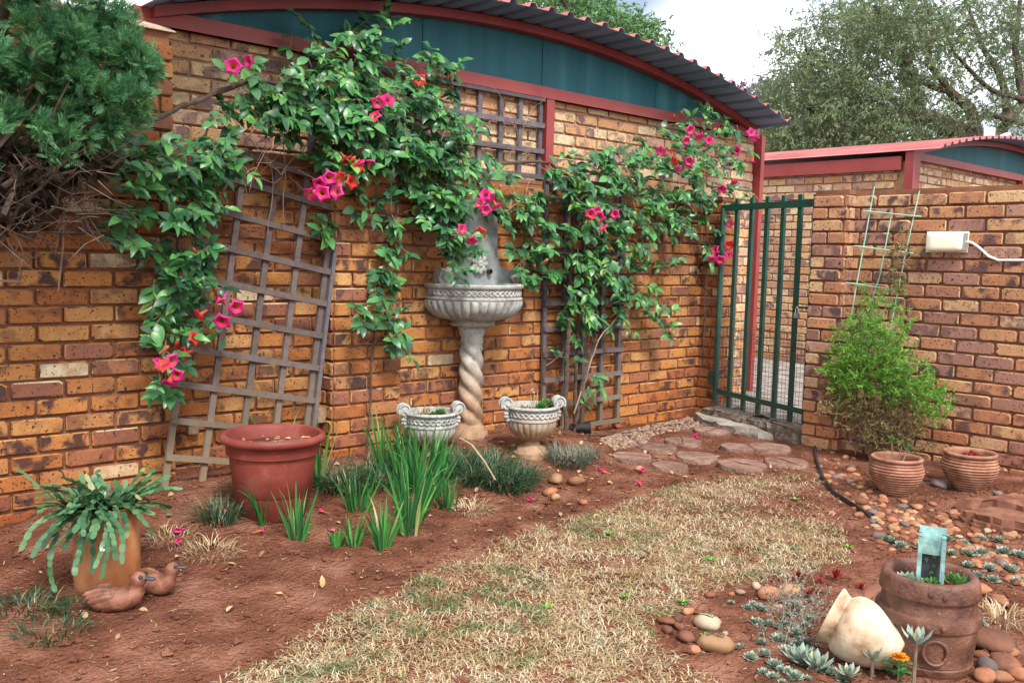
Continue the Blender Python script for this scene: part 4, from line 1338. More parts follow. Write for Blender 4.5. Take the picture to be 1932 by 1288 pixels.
for (da, r_, s_, me, lab) in ((0.35, .055, .045, ROSG, 'green succulent tuft in front of the teal ornament in the barrel'), (-.8, .085, .05, ROS[0], 'grey succulent at the left inside the barrel rim'), (1.4, .075, .06, ROSG, 'broad green leaved succulent at the right inside the barrel rim'), (0.75, .085, .035, ROSR, 'dark red succulent cluster at the front right inside the barrel'), (-.25, .05, .035, ROSG, 'pale yellow-green succulent directly below the teal ornament arch')):
    a = va + da
    rosette(bc + Vector((math.cos(a) * r_, math.sin(a) * r_, .290 * KB)), s_, lab, 'succulent', me)

# ------------------------------------------------------------------ cream jug lying on its side
jc = gp(1628, 1252)
JR = 0.118
rt = cam_to_world((1, 0, 0))
jaxis = (Vector((rt.x, rt.y, 0)).normalized() * -0.84 + Vector((ray(1622, 1100).x, ray(1622, 1100).y, 0)).normalized() * 0.46 + Vector((0, 0, 0.30))).normalized()
s_, d_, n_ = orient(jaxis, (0, 0, 1))
JM = Matrix((s_, n_ * -1, jaxis)).transposed()
t = thing('clay_jug', 'cream round-bellied clay jug lying on its side in the soil', 'jug', jc)
prj = [(0.001, -0.135), (0.054, -0.134), (0.062, -0.128), (0.084, -0.098), (0.106, -0.05), (0.121, 0.0), (0.127, 0.030), (0.125, 0.058), (0.116, 0.080), (0.104, 0.092), (0.098, 0.097), (0.098, 0.104), (0.105, 0.118), (0.114, 0.131), (0.115, 0.138), (0.109, 0.140), (0.100, 0.126), (0.090, 0.104), (0.095, 0.085), (0.11, 0.05), (0.11, 0.0), (0.05, -0.11), (0.001, -0.115)]
jcen = jc + Vector((0, 0, JR * 0.84))
MB().lathe([(r_ * .86, z * .86) for r_, z in prj], 56, jcen, M=JM).build('body', MT['jug'], t, True, 50)

# ------------------------------------------------------------------ lamp and cable on the right wall
WXR = 6.066
lp = [wx(*p, WXR) for p in ((1752, 438), (1828, 440), (1828, 474), (1752, 474))]
t = thing('wall_lamp', 'cream plastic bulkhead lamp on the right brick wall', 'lamp', wx(1790, 474, WXR))
y0, y1, z0, z1 = lp[1].y, lp[0].y, (lp[2].z + lp[3].z) / 2 - .003, (lp[0].z + lp[1].z) / 2 + .003
MB().box((WXR - .006, (y0 + y1) / 2, (z0 + z1) / 2), (.014, y1 - y0 + .008, z1 - z0 + .008)).build('back_plate', MT['lamp'], t, False)
vs, fs = [], []
nn = 24
for k, (xo, sc) in enumerate(((0.012, 1.0), (0.03, 0.99), (0.045, 0.95), (0.055, 0.85), (0.058, 0.6))):
    for i in range(nn):
        a = 2 * math.pi * i / nn
        cx, cz = math.copysign(abs(math.cos(a)) ** .25, math.cos(a)), math.copysign(abs(math.sin(a)) ** .25, math.sin(a))
        vs.append((WXR - xo, (y0 + y1) / 2 + cx * (y1 - y0) / 2 * sc, (z0 + z1) / 2 + cz * (z1 - z0) / 2 * sc))
for k in range(4):
    for i in range(nn):
        a, e = k * nn + i, k * nn + (i + 1) % nn
        fs.append((a, e, e + nn, a + nn))
fs.append(tuple(4 * nn + i for i in range(nn)))
MB().add(vs, fs).build('cover', MT['lamp'], t, True, 50)
MB().box((WXR - .030, y0 + .004, (z0 + z1) / 2), (.046, .012, (z1 - z0) * .9)).build('end_cap', MT['steel'], t, False)
cb = [wx(1826, 456, WXR - .012), wx(1834, 458, WXR - .02), wx(1846, 466, WXR - .012), wx(1866, 484, WXR - .010), wx(1884, 491, WXR - .010), wx(1905, 491, WXR - .010), wx(1932, 491, WXR - .010), wx(2000, 492, WXR - .010)]
tag(MB().tube(cb, .0075, 8).build('electric_cable', MT['white'], None), 'white electric cable running from the wall lamp to the right along the bricks', 'cable')

# ------------------------------------------------------------------ wire plant frame and ferny climber
t = thing('plant_frame', 'thin pale green wire plant frame leaning on the right brick wall', 'plant frame', wx(1600, 800, 5.95))
def FW(px_, py_):
    return wx(px_, py_, 6.02 - 0.10 * (py_ - 350) / 450)
for pts in (((1650, 352), (1612, 560), (1575, 800)), ((1682, 405), (1660, 520), (1634, 600), (1600, 800)), ((1735, 360), (1708, 480), (1684, 600), (1660, 800))):
    MB().tube([FW(*p) for p in pts], .0042, 6).build('upright_wire', MT['wire_teal'], t)
for (a, c) in (((1630, 398), (1740, 409)), ((1612, 464), (1724, 478)), ((1596, 533), (1700, 548)), ((1580, 640), (1690, 655))):
    MB().tube([FW(*a) + Vector((-.008, 0, 0)), FW(*c) + Vector((-.008, 0, 0))], .0042, 6).build('cross_wire', MT['wire_teal'], t)

fb = wx(1680, 850, 5.86)
fb.z = hgt(fb.x, fb.y)
t = thing('ferny_climber', 'bright green ferny climber with dry brown lower stems against the right wall', 'plant', fb)
NEV = [(-.5, 0, 0), (.5, 0, 0), (.32, 1, 0), (-.32, 1, 0)]
NEF = [(0, 1, 2, 3)]
green, dry, stems = [], [], MB()
fblobs = [(1640, 590, 26, 40, 40), (1690, 570, 22, 30, 18), (1620, 640, 50, 45, 110), (1680, 640, 42, 40, 80), (1640, 700, 75, 45, 190), (1700, 710, 50, 45, 110), (1600, 712, 40, 34, 60), (1755, 760, 32, 34, 70), (1735, 730, 40, 34, 50), (1650, 745, 60, 22, 45), (1590, 690, 30, 40, 40)]
dblobs = [(1620, 780, 60, 40, 90), (1690, 790, 60, 45, 120), (1665, 830, 45, 30, 60), (1715, 825, 36, 28, 36), (1690, 520, 22, 40, 26), (1700, 470, 14, 40, 12), (1600, 760, 40, 25, 30), (1570, 740, 25, 20, 14)]
for (blobs, out, ln) in ((fblobs, green, .019), (dblobs, dry, .020)):
    for (cx, cy, rx, ry, n) in blobs:
        for _ in range(n):
            a, r_ = rng.uniform(0, 6.3), math.sqrt(rng.random())
            X = 5.98 - rng.random() * .24 * (1 if cy > 600 else .3)
            p = wx(cx + math.cos(a) * rx * r_, cy + math.sin(a) * ry * r_, X)
            p.z = max(p.z, hgt(p.x, p.y) + .02)
            ax = (Vector((-.3, rng.uniform(-1, 1), rng.uniform(-.5, 1))) + rv(.4)).normalized()
            L = rng.uniform(.05, .11)
            for k in range(22):
                q = p + ax * (L * k / 22)
                dd = (ax * .6 + rv(1.0)).normalized()
                out.append((q, orient(dd, rv(1)), (rng.uniform(.0035, .0065), rng.uniform(.7, 1.5) * ln, 1)))
for i in range(34):
    tx, ty = rng.uniform(1580, 1760), rng.uniform(560, 760)
    q = wx(tx, ty, 5.90)
    p = fb + Vector((rng.uniform(-.05, .05), rng.uniform(-.14, .14), -.01))
    stems.tube([p, p.lerp(q, .35) + rv(.03), p.lerp(q, .7) + rv(.04), q], [.004, .003, .0025, .001], 4)
for i in range(40):
    p = wx(rng.uniform(1600, 1740), rng.uniform(740, 830), 5.82)
    q = p + Vector((rng.uniform(-.06, .04), rng.uniform(-.14, .14), rng.uniform(-.12, .05)))
    q.z = max(q.z, hgt(q.x, q.y) + .005)
    stems.tube([p, p.lerp(q, .5) + rv(.02), q], [.002, .0018, .001], 4)
V, F = inst(NEV, NEF, green)
link('foliage', npmesh('foliage', V, F, MT['fern']), t, 'stuff')
V, F = inst(NEV, NEF, dry)
link('dry_foliage', npmesh('dry_foliage', V, F, MT['fern_dry']), t, 'stuff')
stems.build('stems', MT['twig'], t, kind='stuff')

# ------------------------------------------------------------------ stepping stones
steps = [((1345, 816), 36, 11, 'cracked stepping stone nearest the doorstep slab', True),
         ((1288, 836), 34, 13, 'split stepping stone between the gravel and the cracked stone at the doorstep', True),
         ((1238, 849), 37, 14, 'round stepping stone with a dimple in its centre next to the gravel', False),
         ((1192, 866), 37, 14, 'cracked stepping stone nearest the grey-blue grass tuft', True),
         ((1452, 848), 38, 10, 'stepping stone closest to the right brick pier, half in lawn', False),
         ((1392, 848), 32, 11, 'grass-fringed stepping stone in the middle of the path', False),
         ((1314, 866), 39, 13, 'round stepping stone in the front row, right of the dimpled one', False),
         ((1264, 884), 34, 14, 'stepping stone nearest the camera, half buried in red soil', False),
         ((1400, 881), 44, 14, 'large cracked stepping stone at the edge of the dry lawn', True),
         ((1484, 877), 40, 11, 'broad flat stepping stone beside the black edging strip', True)]
for i, (p, rx, ry, lab, cracked) in enumerate(steps):
    c = gp(*p)
    r_ = rx * (c - CAM).length / FPX * 1.0
    pts = []
    for k in range(22):
        a = 2 * math.pi * k / 22
        rr = r_ * (1 + noise.noise(Vector((math.cos(a) * 1.5, math.sin(a) * 1.5, i * 3.1))) * .05)
        pts.append((c.x + math.cos(a) * rr, c.y + math.sin(a) * rr, c.z - .022))
    o = rough_block('stepping_stone', pts, .046, MT['step'], .006, seed=i)
    tag(o, 'reddish concrete ' + lab, 'stepping stone', 'stepping stones leading to the gate')
    if cracked:
        a0 = rng.uniform(0, 3)
        pts = []
        for q_ in (-.92, -.6, -.25, .1, .4, .7, .92):
            x, y = c.x + math.cos(a0) * r_ * q_ + rng.uniform(-.012, .012), c.y + math.sin(a0) * r_ * q_ + rng.uniform(-.012, .012)
            pts.append((x, y, c.z + .0245))
        MB().tube(pts, .0045, 5, flat=1).build('crack', MT['soil'], o)

# ------------------------------------------------------------------ loose stones
def stone_mesh(seed, sq, axes=None):
    b = MB()
    g = random.Random(seed)
    ax = [g.uniform(.85, 1.15), g.uniform(.62, .85), g.uniform(.42, .6) * sq]
    if axes:
        ax = axes
    vs, fs = [], []
    nl, ns = 7, 12
    for i in range(nl + 1):
        th = math.pi * i / nl
        for k in range(ns):
            ph = 2 * math.pi * k / ns
            v = Vector((math.sin(th) * math.cos(ph), math.sin(th) * math.sin(ph), math.cos(th)))
            w_ = 1 + noise.noise(v * 1.3 + Vector((seed * 7.7, 0, 0))) * .28
            vs.append((v.x * ax[0] * w_, v.y * ax[1] * w_, v.z * ax[2] * w_))
    for i in range(nl):
        for k in range(ns):
            a, e = i * ns + k, i * ns + (k + 1) % ns
            fs.append((a, a + ns, e + ns, e))
    b.add(vs, fs)
    return b
STN = {}
def stone(p, r_, mat, label, group=None, seed=None, name='stone', ang=None, sink=.35, sq=1.0):
    k = (seed if seed is not None else rng.randrange(8), mat, sq)
    if k not in STN:
        STN[k] = stone_mesh(k[0], sq).mesh('stone', MT[mat], True, 80)
    o = bpy.data.objects.new(name, STN[k])
    COL.objects.link(o)
    o.matrix_basis = Matrix.Translation(Vector(p) + Vector((0, 0, r_ * .5 * sq * (1 - sink)))) @ Matrix.Rotation(ang if ang is not None else rng.uniform(0, 6.3), 4, 'Z') @ Matrix.Rotation(rng.uniform(-.15, .15), 4, 'X') @ Matrix.Scale(r_, 4)
    return tag(o, label, 'stone', group)
def psize(p, px_):
    return px_ * (Vector(p) - CAM).length / FPX

bed = [(345, 455, 22), (425, 475, 20), (490, 440, 20), (445, 520, 30), (545, 510, 22), (415, 595, 26), (480, 605, 22), (530, 640, 22), (440, 655, 22), (590, 680, 34), (505, 715, 24), (580, 760, 48), (390, 768, 24), (420, 822, 22), (555, 800, 26), (580, 835, 32), (670, 855, 30), (710, 785, 22), (830, 785, 30), (770, 865, 34), (705, 880, 24), (690, 910, 18), (845, 890, 34), (790, 915, 30), (690, 955, 40), (780, 955, 36), (710, 995, 32), (605, 980, 20), (770, 1035, 24), (895, 820, 24), (1005, 770, 26), (850, 860, 34), (1010, 905, 30), (915, 850, 24), (1030, 850, 24), (1105, 905, 26), (1155, 960, 26), (1245, 965, 28), (1255, 1115, 34), (1180, 1000, 20), (930, 780, 22), (620, 905, 14), (520, 560, 20), (640, 700, 22), (750, 810, 20), (600, 720, 22), (650, 640, 20), (560, 600, 22), (500, 500, 22), (1400, 1110, 36), (1300, 1000, 26), (1420, 990, 24), (1490, 1050, 30), (1350, 1060, 26), (1510, 1120, 26), (1110, 820, 22), (960, 960, 24), (1060, 930, 22), (880, 935, 22), (1500, 960, 22)]
SL = 'rounded orange-brown river stone in the rockery bed around the ribbed pots'
SG = 'river stones of the rockery bed'
def bedstone(p, r_):
    u = rng.random()
    if u < .74:
        stone(p, r_, 'stone', SL, SG, sink=.7)
    elif u < .87:
        stone(p, r_, 'stone_ochre', 'rounded tan river stone in the rockery bed around the ribbed pots', SG, sink=.7)
    elif u < .92:
        stone(p, r_, 'stone_dark', 'rounded grey river stone in the rockery bed around the ribbed pots', SG, sink=.7)
    else:
        stone(p, r_ * .8, 'stone_pale', 'small pale pebble in the rockery bed around the ribbed pots', SG, sink=.7)
for (x, y, w_) in bed:
    p = gp(1432 + x / 3.066, 700 + y / 3.066)
    bedstone(p, psize(p, w_ / 3.066) * .98)
bedpoly = [(1540, 860), (1552, 900), (1580, 935), (1625, 965), (1655, 1000), (1690, 1010), (1932, 1110), (1932, 1000), (1780, 960), (1740, 955), (1630, 920), (1600, 870)]
def inpoly(x, y, P):
    c = False
    j = len(P) - 1
    for i in range(len(P)):
        if (P[i][1] > y) != (P[j][1] > y) and x < (P[j][0] - P[i][0]) * (y - P[i][1]) / (P[j][1] - P[i][1] + 1e-9) + P[i][0]:
            c = not c
        j = i
    return c
k = 0
while k < 190:
    x, y = rng.uniform(1540, 1932), rng.uniform(860, 1110)
    if inpoly(x, y, bedpoly):
        p = gp(x, y)
        bedstone(p, rng.uniform(.012, .034))
        k += 1
for (x, y, w_, mat, lab) in ((670, 770, 14, 'stone_pale', 'small white pebble in front of the ribbed pot nearer the gate'), (655, 825, 34, 'stone_dark', 'grey lichen-spotted stone just left below the ribbed pots'), (945, 925, 26, 'stone_pale', 'pale grey stone directly above the teal ornament'), (535, 570, 36, 'stone_dark', 'dark grey elongated stone left of the ribbed pot'), (1040, 670, 50, 'stone_dark', 'grey stone wedged between the two ribbed pots'), (1380, 720, 34, 'stone_dark', 'grey stone to the right of the ribbed pot by the wall'), (1470, 740, 40, 'stone', 'pinkish stone at the right frame edge below the brick wall')):
    p = gp(1432 + x / 3.066, 700 + y / 3.066)
    stone(p, psize(p, w_ / 3.066) * .95, mat, lab)
near = [(320, 805, 62, 'stone', 'bright orange stone at the left tip of the succulent bed'), (430, 855, 58, 'stone', 'orange stone right behind the bright orange one at the bed tip'), (415, 785, 52, 'stone_brown', 'dark brown stone behind the orange stones at the bed tip'), (500, 725, 50, 'stone', 'small upright orange stone at the lawn edge of the bed'), (335, 880, 60, 'stone_brown', 'brown stone half sunk at the lawn corner of the bed'), (480, 945, 82, 'stone_brown', 'larger dark brown stone beside the engraved stones'), (545, 1035, 52, 'stone', 'orange stone below the dark brown one'), (745, 805, 30, 'stone', 'small orange pebble right of the pale engraved stone'), (795, 905, 36, 'stone_pale', 'white stone chip beside the engraved stones'), (920, 568, 40, 'stone_pale', 'square white stone chip at the lawn edge'), (1050, 518, 44, 'stone_pale', 'white and brown stone chip near the large brown stone'), (1160, 600, 88, 'stone', 'large round brown stone at the back of the succulent bed'), (1318, 570, 84, 'stone_ochre', 'large ochre stone next to the round brown stone'), (1300, 645, 48, 'stone', 'orange stone in front of the ochre stone'), (1235, 685, 36, 'stone_pale', 'pale chip between the brown stones and the succulents'), (850, 578, 30, 'stone', 'small brown pebble beside the square white chip'), (680, 590, 44, 'stone', 'reddish pebble on the lawn edge above the orange stones')]
for (x, y, w_, mat, lab) in near:
    p = gp(1182 + x / 4.292, 988 + y / 4.292)
    stone(p, psize(p, w_ / 4.292) * 1.05, mat, lab, sink=.2)
def engraved(px_, py_, w_, mat, lab, ang, seed):
    p = gp(px_, py_)
    r_ = psize(p, w_) * .52
    t = thing('engraved_stone', lab, 'stone', p)
    M = Matrix.Translation(p + Vector((0, 0, r_ * .42))) @ Matrix.Rotation(ang, 4, 'Z') @ Matrix.Scale(r_, 4)
    sb = stone_mesh(seed, 1.0, [1.02, .80, .56])
    sb.v = [tuple(M @ Vector(v)) for v in sb.v]
    sb.build('body', MT[mat], t, True, 80)
    g = MB()
    iM = M.inverted()
    for k in range(3):
        y = .26 - .24 * k
        x = -.5
        while x < .5:
            L = rng.uniform(.05, .13)
            pts = []
            for i in range(4):
                xx, yy = x + L * i / 3, y + rng.uniform(-.07, .07)
                zz = (1 - min(.95, (xx / 1.0) ** 2 + (yy / .74) ** 2)) ** .5 * .60
                pts.append(M @ Vector((xx, yy, zz)))
            hit = []
            for q_ in pts:
                best = min((Vector(v) for v in sb.v), key=lambda v: (v.x - q_.x) ** 2 + (v.y - q_.y) ** 2 - (v.z - q_.z) * .0005)
                hit.append(Vector((q_.x, q_.y, max(q_.z, best.z) + .0005)))
            g.tube(hit, .0016, 4)
            x += L + rng.uniform(.03, .06)
    g.build('engraving', MT['engrave'], t)
engraved(1333, 1183, 48, 'stone_pale', 'pale oval stone with dark engraved writing, upper of the engraved pair', R(-80), 1)
engraved(1349, 1225, 58, 'stone_ochre', 'ochre oval stone with dark engraved writing, lower of the engraved pair', R(-62), 2)
for (x, y, w_, mat, lab) in ((1866, 1222, 62, 'stone_brown', 'long pinkish-brown rock lying right behind the barrel'), (1863, 1262, 34, 'stone_dark', 'dark grey stone at the foot of the barrel on its right'), (1896, 1262, 46, 'stone_brown', 'big dark red-brown stone right of the grey one'), (1858, 1282, 36, 'stone', 'orange stone in front of the barrel at the lower right'), (1890, 1284, 30, 'stone', 'reddish stone at the bottom frame edge right of the barrel'), (1920, 1280, 34, 'stone', 'orange stone in the lower right corner'), (1850, 1240, 22, 'stone', 'small orange stone touching the right side of the barrel'), (1905, 1235, 26, 'stone', 'orange-red stone behind the big dark stone'), (1840, 1120, 40, 'stone', 'long orange stone behind the barrel rim on its right'), (1885, 1140, 30, 'stone', 'orange stone at the tuft of grass right of the barrel'), (1048, 909, 32, 'stone_ochre', 'flat brown stone at the edge of the dark grass clump'), (1087, 914, 32, 'stone', 'smooth egg-shaped brown stone at the edge of the bed'), (1038, 933, 30, 'stone', 'low brown stone beside the dark grass clump'), (1048, 942, 22, 'stone_ochre', 'small tan stone in front of the low brown stone'), (1101, 951, 18, 'stone', 'tiny orange stone sunk in the bare soil'), (1206, 888, 18, 'stone', 'small reddish stone between the stepping stones')):
    p = gp(x, y)
    stone(p, psize(p, w_) * .58, mat, lab, sink=.25)

# layered rock on the right
def layered(label, px_list, hs, seed):
    P = outline(px_list, None, 5, .022, -.03)
    n = len(P)
    cx, cy = sum(p[0] for p in P) / n, sum(p[1] for p in P) / n
    vs, fs = [], []
    z = P[0][2]
    rows = []
    for k, (h, s) in enumerate(hs):
        rows.append([(cx + (x - cx) * (s + noise.noise(Vector((x * 6, y * 6, k + seed))) * .16), cy + (y - cy) * (s + noise.noise(Vector((x * 6, y * 6, k + seed))) * .16), z + h + noise.noise(Vector((x * 5, y * 5, k * 2.0 + seed))) * .012) for (x, y, _) in P])
    for r_ in rows:
        vs += r_
    for k in range(len(rows) - 1):
        for i in range(n):
            e = (i + 1) % n
            fs.append((k * n + i, k * n + e, k * n + n + e, k * n + n + i))
    fs.append(tuple((len(rows) - 1) * n + i for i in range(n)))
    tag(MB().add(vs, fs).build('layered_rock', MT['rock'], None, True, 25), label, 'rock')
layered('layered red rock slab at the right frame edge below the ribbed pots', [(1800, 985), (1850, 998), (1932, 1012), (1990, 1020), (1990, 990), (1930, 975), (1860, 970)], ((0, 1.0), (.03, 1.02), (.031, .86), (.062, .95), (.064, .76), (.095, .84), (.10, .4)), 1)
layered('thin reddish rock flake standing behind the layered slab by the wall', [(1800, 962), (1870, 962), (1940, 972), (1990, 975), (1990, 955), (1930, 945), (1850, 945)], ((0, 1.0), (.05, 1.0), (.055, .92), (.09, .86), (.095, .4)), 5)
layered('dark red rock shard lying behind the barrel and the jug', [(1630, 1125), (1668, 1120), (1690, 1100), (1700, 1080), (1670, 1078), (1640, 1095)], ((0, 1.0), (.03, .95), (.034, .85), (.05, .6)), 8)

# gravel by the wall
T = []
gpoly = [(1130, 830), (1190, 812), (1300, 787), (1345, 792), (1330, 805), (1230, 822), (1215, 840), (1160, 850)]
while len(T) < 1000:
    x, y = rng.uniform(1120, 1350), rng.uniform(780, 855)
    if inpoly(x, y, gpoly):
        p = gp(x, y)
        if p.y < -.03:
            r_ = rng.uniform(.008, .017)
            T.append((p + Vector((0, 0, r_ * .3)), orient(Vector((rng.uniform(-1, 1), rng.uniform(-1, 1), 0)), (0, 0, 1)), r_))
gb = stone_mesh(3, 1.2)
V, F = inst(gb.v, gb.f, T)
tag(link('gravel', npmesh('gravel', V, F, MT['gravel'])), 'pale pink gravel strip between the long wall and the stepping stones', 'gravel', kind='stuff')

# black edging strip, spotlight, cable
ed = [(1537, 846), (1540, 872), (1552, 905), (1575, 935), (1612, 958), (1650, 985)]
V, F = [], []
E3 = []
for i in range(len(ed) - 1):
    for k in range(4):
        E3.append((ed[i][0] + (ed[i + 1][0] - ed[i][0]) * k / 4, ed[i][1] + (ed[i + 1][1] - ed[i][1]) * k / 4))
b = MB()
P = [gp(*e) for e in E3]
for i in range(len(P) - 1):
    b.bar(P[i], P[i + 1] + (P[i + 1] - P[i]) * .1, .012, .05, (0, 0, 1))
tag(b.build('edging_strip', MT['black'], None, False), 'black plastic edging strip curving between lawn and rockery', 'edging')
p = gp(1098, 818)
t = thing('garden_spotlight', 'black garden spotlight lying at the foot of the upright trellis', 'spotlight', p)
ax = Vector((.7, -.72, .08)).normalized()
s_, d_, n_ = orient(ax, (0, 0, 1))
MM = Matrix((s_, n_ * -1, ax)).transposed()
MB().lathe([(.012, -.09), (.022, -.085), (.03, -.03), (.045, .05), (.048, .06), (.044, .062), (.036, .045), (.001, .04)], 20, p + Vector((0, 0, .045)), M=MM).build('housing', MT['black'], t)
MB().tube([p + Vector((-.01, 0, -.02)), p + Vector((0, 0, .045))], .008, 8).build('spike', MT['black'], t)
P = [gp(x, y, .008) for x, y in ((1110, 822), (1140, 822), (1165, 818), (1190, 815), (1225, 812), (1258, 803), (1300, 797))]
tag(MB().tube([q for q in P], .006, 6).build('black_cable', MT['black'], None), 'thin black cable running over the gravel from the garden spotlight', 'cable')

# ------------------------------------------------------------------ succulents in the beds
SLAB = 'small grey-green succulent rosette in the stone bed behind the barrel'
for (x, y) in ((1678, 1024), (1765, 1016), (1789, 1018), (1818, 1026), (1771, 1046), (1797, 1047), (1825, 1047), (1853, 1047), (1893, 1044), (1828, 1069), (1867, 1075), (1905, 1078), (1874, 1096), (1918, 1101), (1867, 977), (1895, 974), (1740, 1035), (1850, 1020), (1700, 1032), (1925, 1050), (1885, 1022), (1840, 1090)):
    p = gp(x, y)
    rosette(p, psize(p, rng.uniform(11, 17)), SLAB, group='succulent rosettes behind the barrel', sink=.004)
k = 0
while k < 34:
    x, y = rng.gauss(1490, 42), rng.uniform(1125, 1290)
    if 1385 < x < 1560 and not (x > 1530 and y < 1215):
        p = gp(x, y)
        rosette(p, psize(p, rng.uniform(8, 14)), 'grey-green succulent rosette in the bed to the left of the cream jug', group='succulent rosettes left of the jug', sink=.004)
        k += 1
SLAB2 = 'grey-green succulent rosette in the bed to the left of the cream jug'
for (x, y, w_) in ((1410, 1148, 12), (1427, 1176, 15), (1450, 1178, 13), (1380, 1138, 9), (1499, 1149, 20), (1503, 1198, 18), (1469, 1208, 17), (1436, 1214, 14), (1396, 1222, 11), (1416, 1242, 16), (1440, 1236, 16), (1462, 1256, 17), (1459, 1279, 15), (1480, 1180, 14), (1530, 1170, 13), (1520, 1215, 15), (1485, 1230, 16), (1560, 1270, 18), (1690, 1275, 15), (1440, 1270, 13), (1590, 1282, 18), (1850, 1180, 14), (1500, 1280, 18)):
    p = gp(x, y)
    rosette(p, psize(p, w_), SLAB2 if x < 1620 else ('grey-green succulent rosette at the foot of the barrel' if x < 1800 else 'grey-green succulent rosette in the tuft of grass right of the barrel'), group='succulent rosettes left of the jug' if x < 1620 else None, sink=.004)

def big_rosette(px_, py_, w_, label, stalk=0.0, n=((8, .25, 1.0), (7, .65, .9), (5, 1.05, .65), (3, 1.35, .4))):
    p = gp(px_, py_)
    r_ = psize(p, w_)
    top = p + Vector((0, 0, stalk))
    t = thing('succulent', label, 'succulent', p)
    if stalk:
        MB().tube([p + Vector((0, 0, -.02)), p + Vector((.008, .004, stalk * .5)), top + Vector((0, 0, .01))], [.007, .006, .005], 7).build('stalk', MT['twig'], t)
    Vb, Fb = leafbase(.17, -.3, -.09, 4, .62)
    me = npmesh('leaf', Vb, Fb, MT['succ'])
    for (m, el, s) in n:
        a0 = rng.uniform(0, 6)
        for k in range(m):
            a = a0 + 2 * math.pi * k / m
            e = el + rng.uniform(-.15, .15)
            d = Vector((math.cos(a) * math.cos(e), math.sin(a) * math.cos(e), math.sin(e)))
            link('leaf', me, t, None, tmat((top + Vector((0, 0, .006)), orient(d, (0, 0, 1) if e < 1.2 else (-math.cos(a), -math.sin(a), .2)), r_ * s * rng.uniform(.9, 1.1))))
big_rosette(1508, 1250, 36, 'large pale green pointed succulent left of the jug')
big_rosette(1542, 1262, 34, 'large blue-grey succulent touching the lower left of the jug')
big_rosette(1645, 1276, 30, 'pale succulent rosette raised on a thick stalk in front of the jug', .05)
big_rosette(1722, 1312, 34, 'tall stalked pale green succulent standing against the barrel', .155, ((6, .5, 1.0), (4, 1.0, .8)))
big_rosette(1600, 1284, 26, 'pale succulent at the bottom frame edge under the jug', .01)
# silver ghost-plant stems
t = thing('silver_succulent', 'mat of silvery beaded succulent stems between the brown stones and the jug', 'succulent', gp(1500, 1160))
st = MB()
T = []
for i in range(190):
    x, y = rng.gauss(1500, 30), rng.gauss(1150, 38)
    if y > 1270 or y < 1075:
        continue
    p = gp(x, y)
    d = Vector((rng.uniform(-.6, .6), rng.uniform(-.6, .6), rng.uniform(.25, .9))).normalized()
    L = rng.uniform(.035, .085)
    q = p + d * L
    st.tube([p, p.lerp(q, .5) + Vector((0, 0, .006)), q], [.0016, .0014, .001], 4)
    for k in range(8):
        a = rng.uniform(.3, 1)
        T.append((p.lerp(q, a), orient(rv(1) + d * .6, rv(1)), rng.uniform(.007, .012)))
V, F = inst(FATV, FATF, T)
link('leaves', npmesh('leaves', V, F, MT['succ_silver']), t, 'stuff')
st.build('stems', MT['twig'], t, kind='stuff')
for (x, y, w_, lab) in ((1505, 1090, 15, 'red spiky flower tuft behind the silver succulents, leftmost'), (1576, 1092, 20, 'large red spiky flower tuft left behind the barrel'), (1545, 1102, 13, 'small red tuft between the two larger red tufts'), (1625, 1112, 13, 'red tuft closest to the dark rock shard'), (1487, 1122, 12, 'low red tuft beside the ochre stone'), (1526, 1125, 12, 'low red tuft in front of the large red one')):
    p = gp(x, y)
    rosette(p, psize(p, w_), lab, 'succulent', ROSR)
# orange flower between jug and barrel
p = gp(1694, 1283)
t = thing('orange_flower', 'orange marigold-like flower between the jug and the barrel', 'flower', p)
top = p + Vector((0, 0, .075))
MB().tube([p + Vector((0, 0, -.01)), top], .003, 6).build('stalk', MT['succ_green'], t)
Vb, Fb = leafbase(.28, .1, .03, 3, .6)
T = []
for (n, el, s) in ((13, .15, 1.0), (11, .5, .8), (8, .95, .55)):
    for k in range(n):
        a = 2 * math.pi * k / n + rng.uniform(-.15, .15)
        T.append((top, orient(Vector((math.cos(a) * math.cos(el), math.sin(a) * math.cos(el), math.sin(el))), (0, 0, 1)), .034 * s))
V, F = inst(Vb, Fb, T)
link('petals', npmesh('petals', V, F, MT['orange_petal']), t)
V, F = inst(LV, LF, [(p + Vector((0, 0, .01 + .008 * k)), orient(Vector((math.cos(k * 2.2), math.sin(k * 2.2), .5)), (0, 0, 1)), .06) for k in range(6)])
link('leaves', npmesh('leaves', V, F, MT['succ_green']), t)

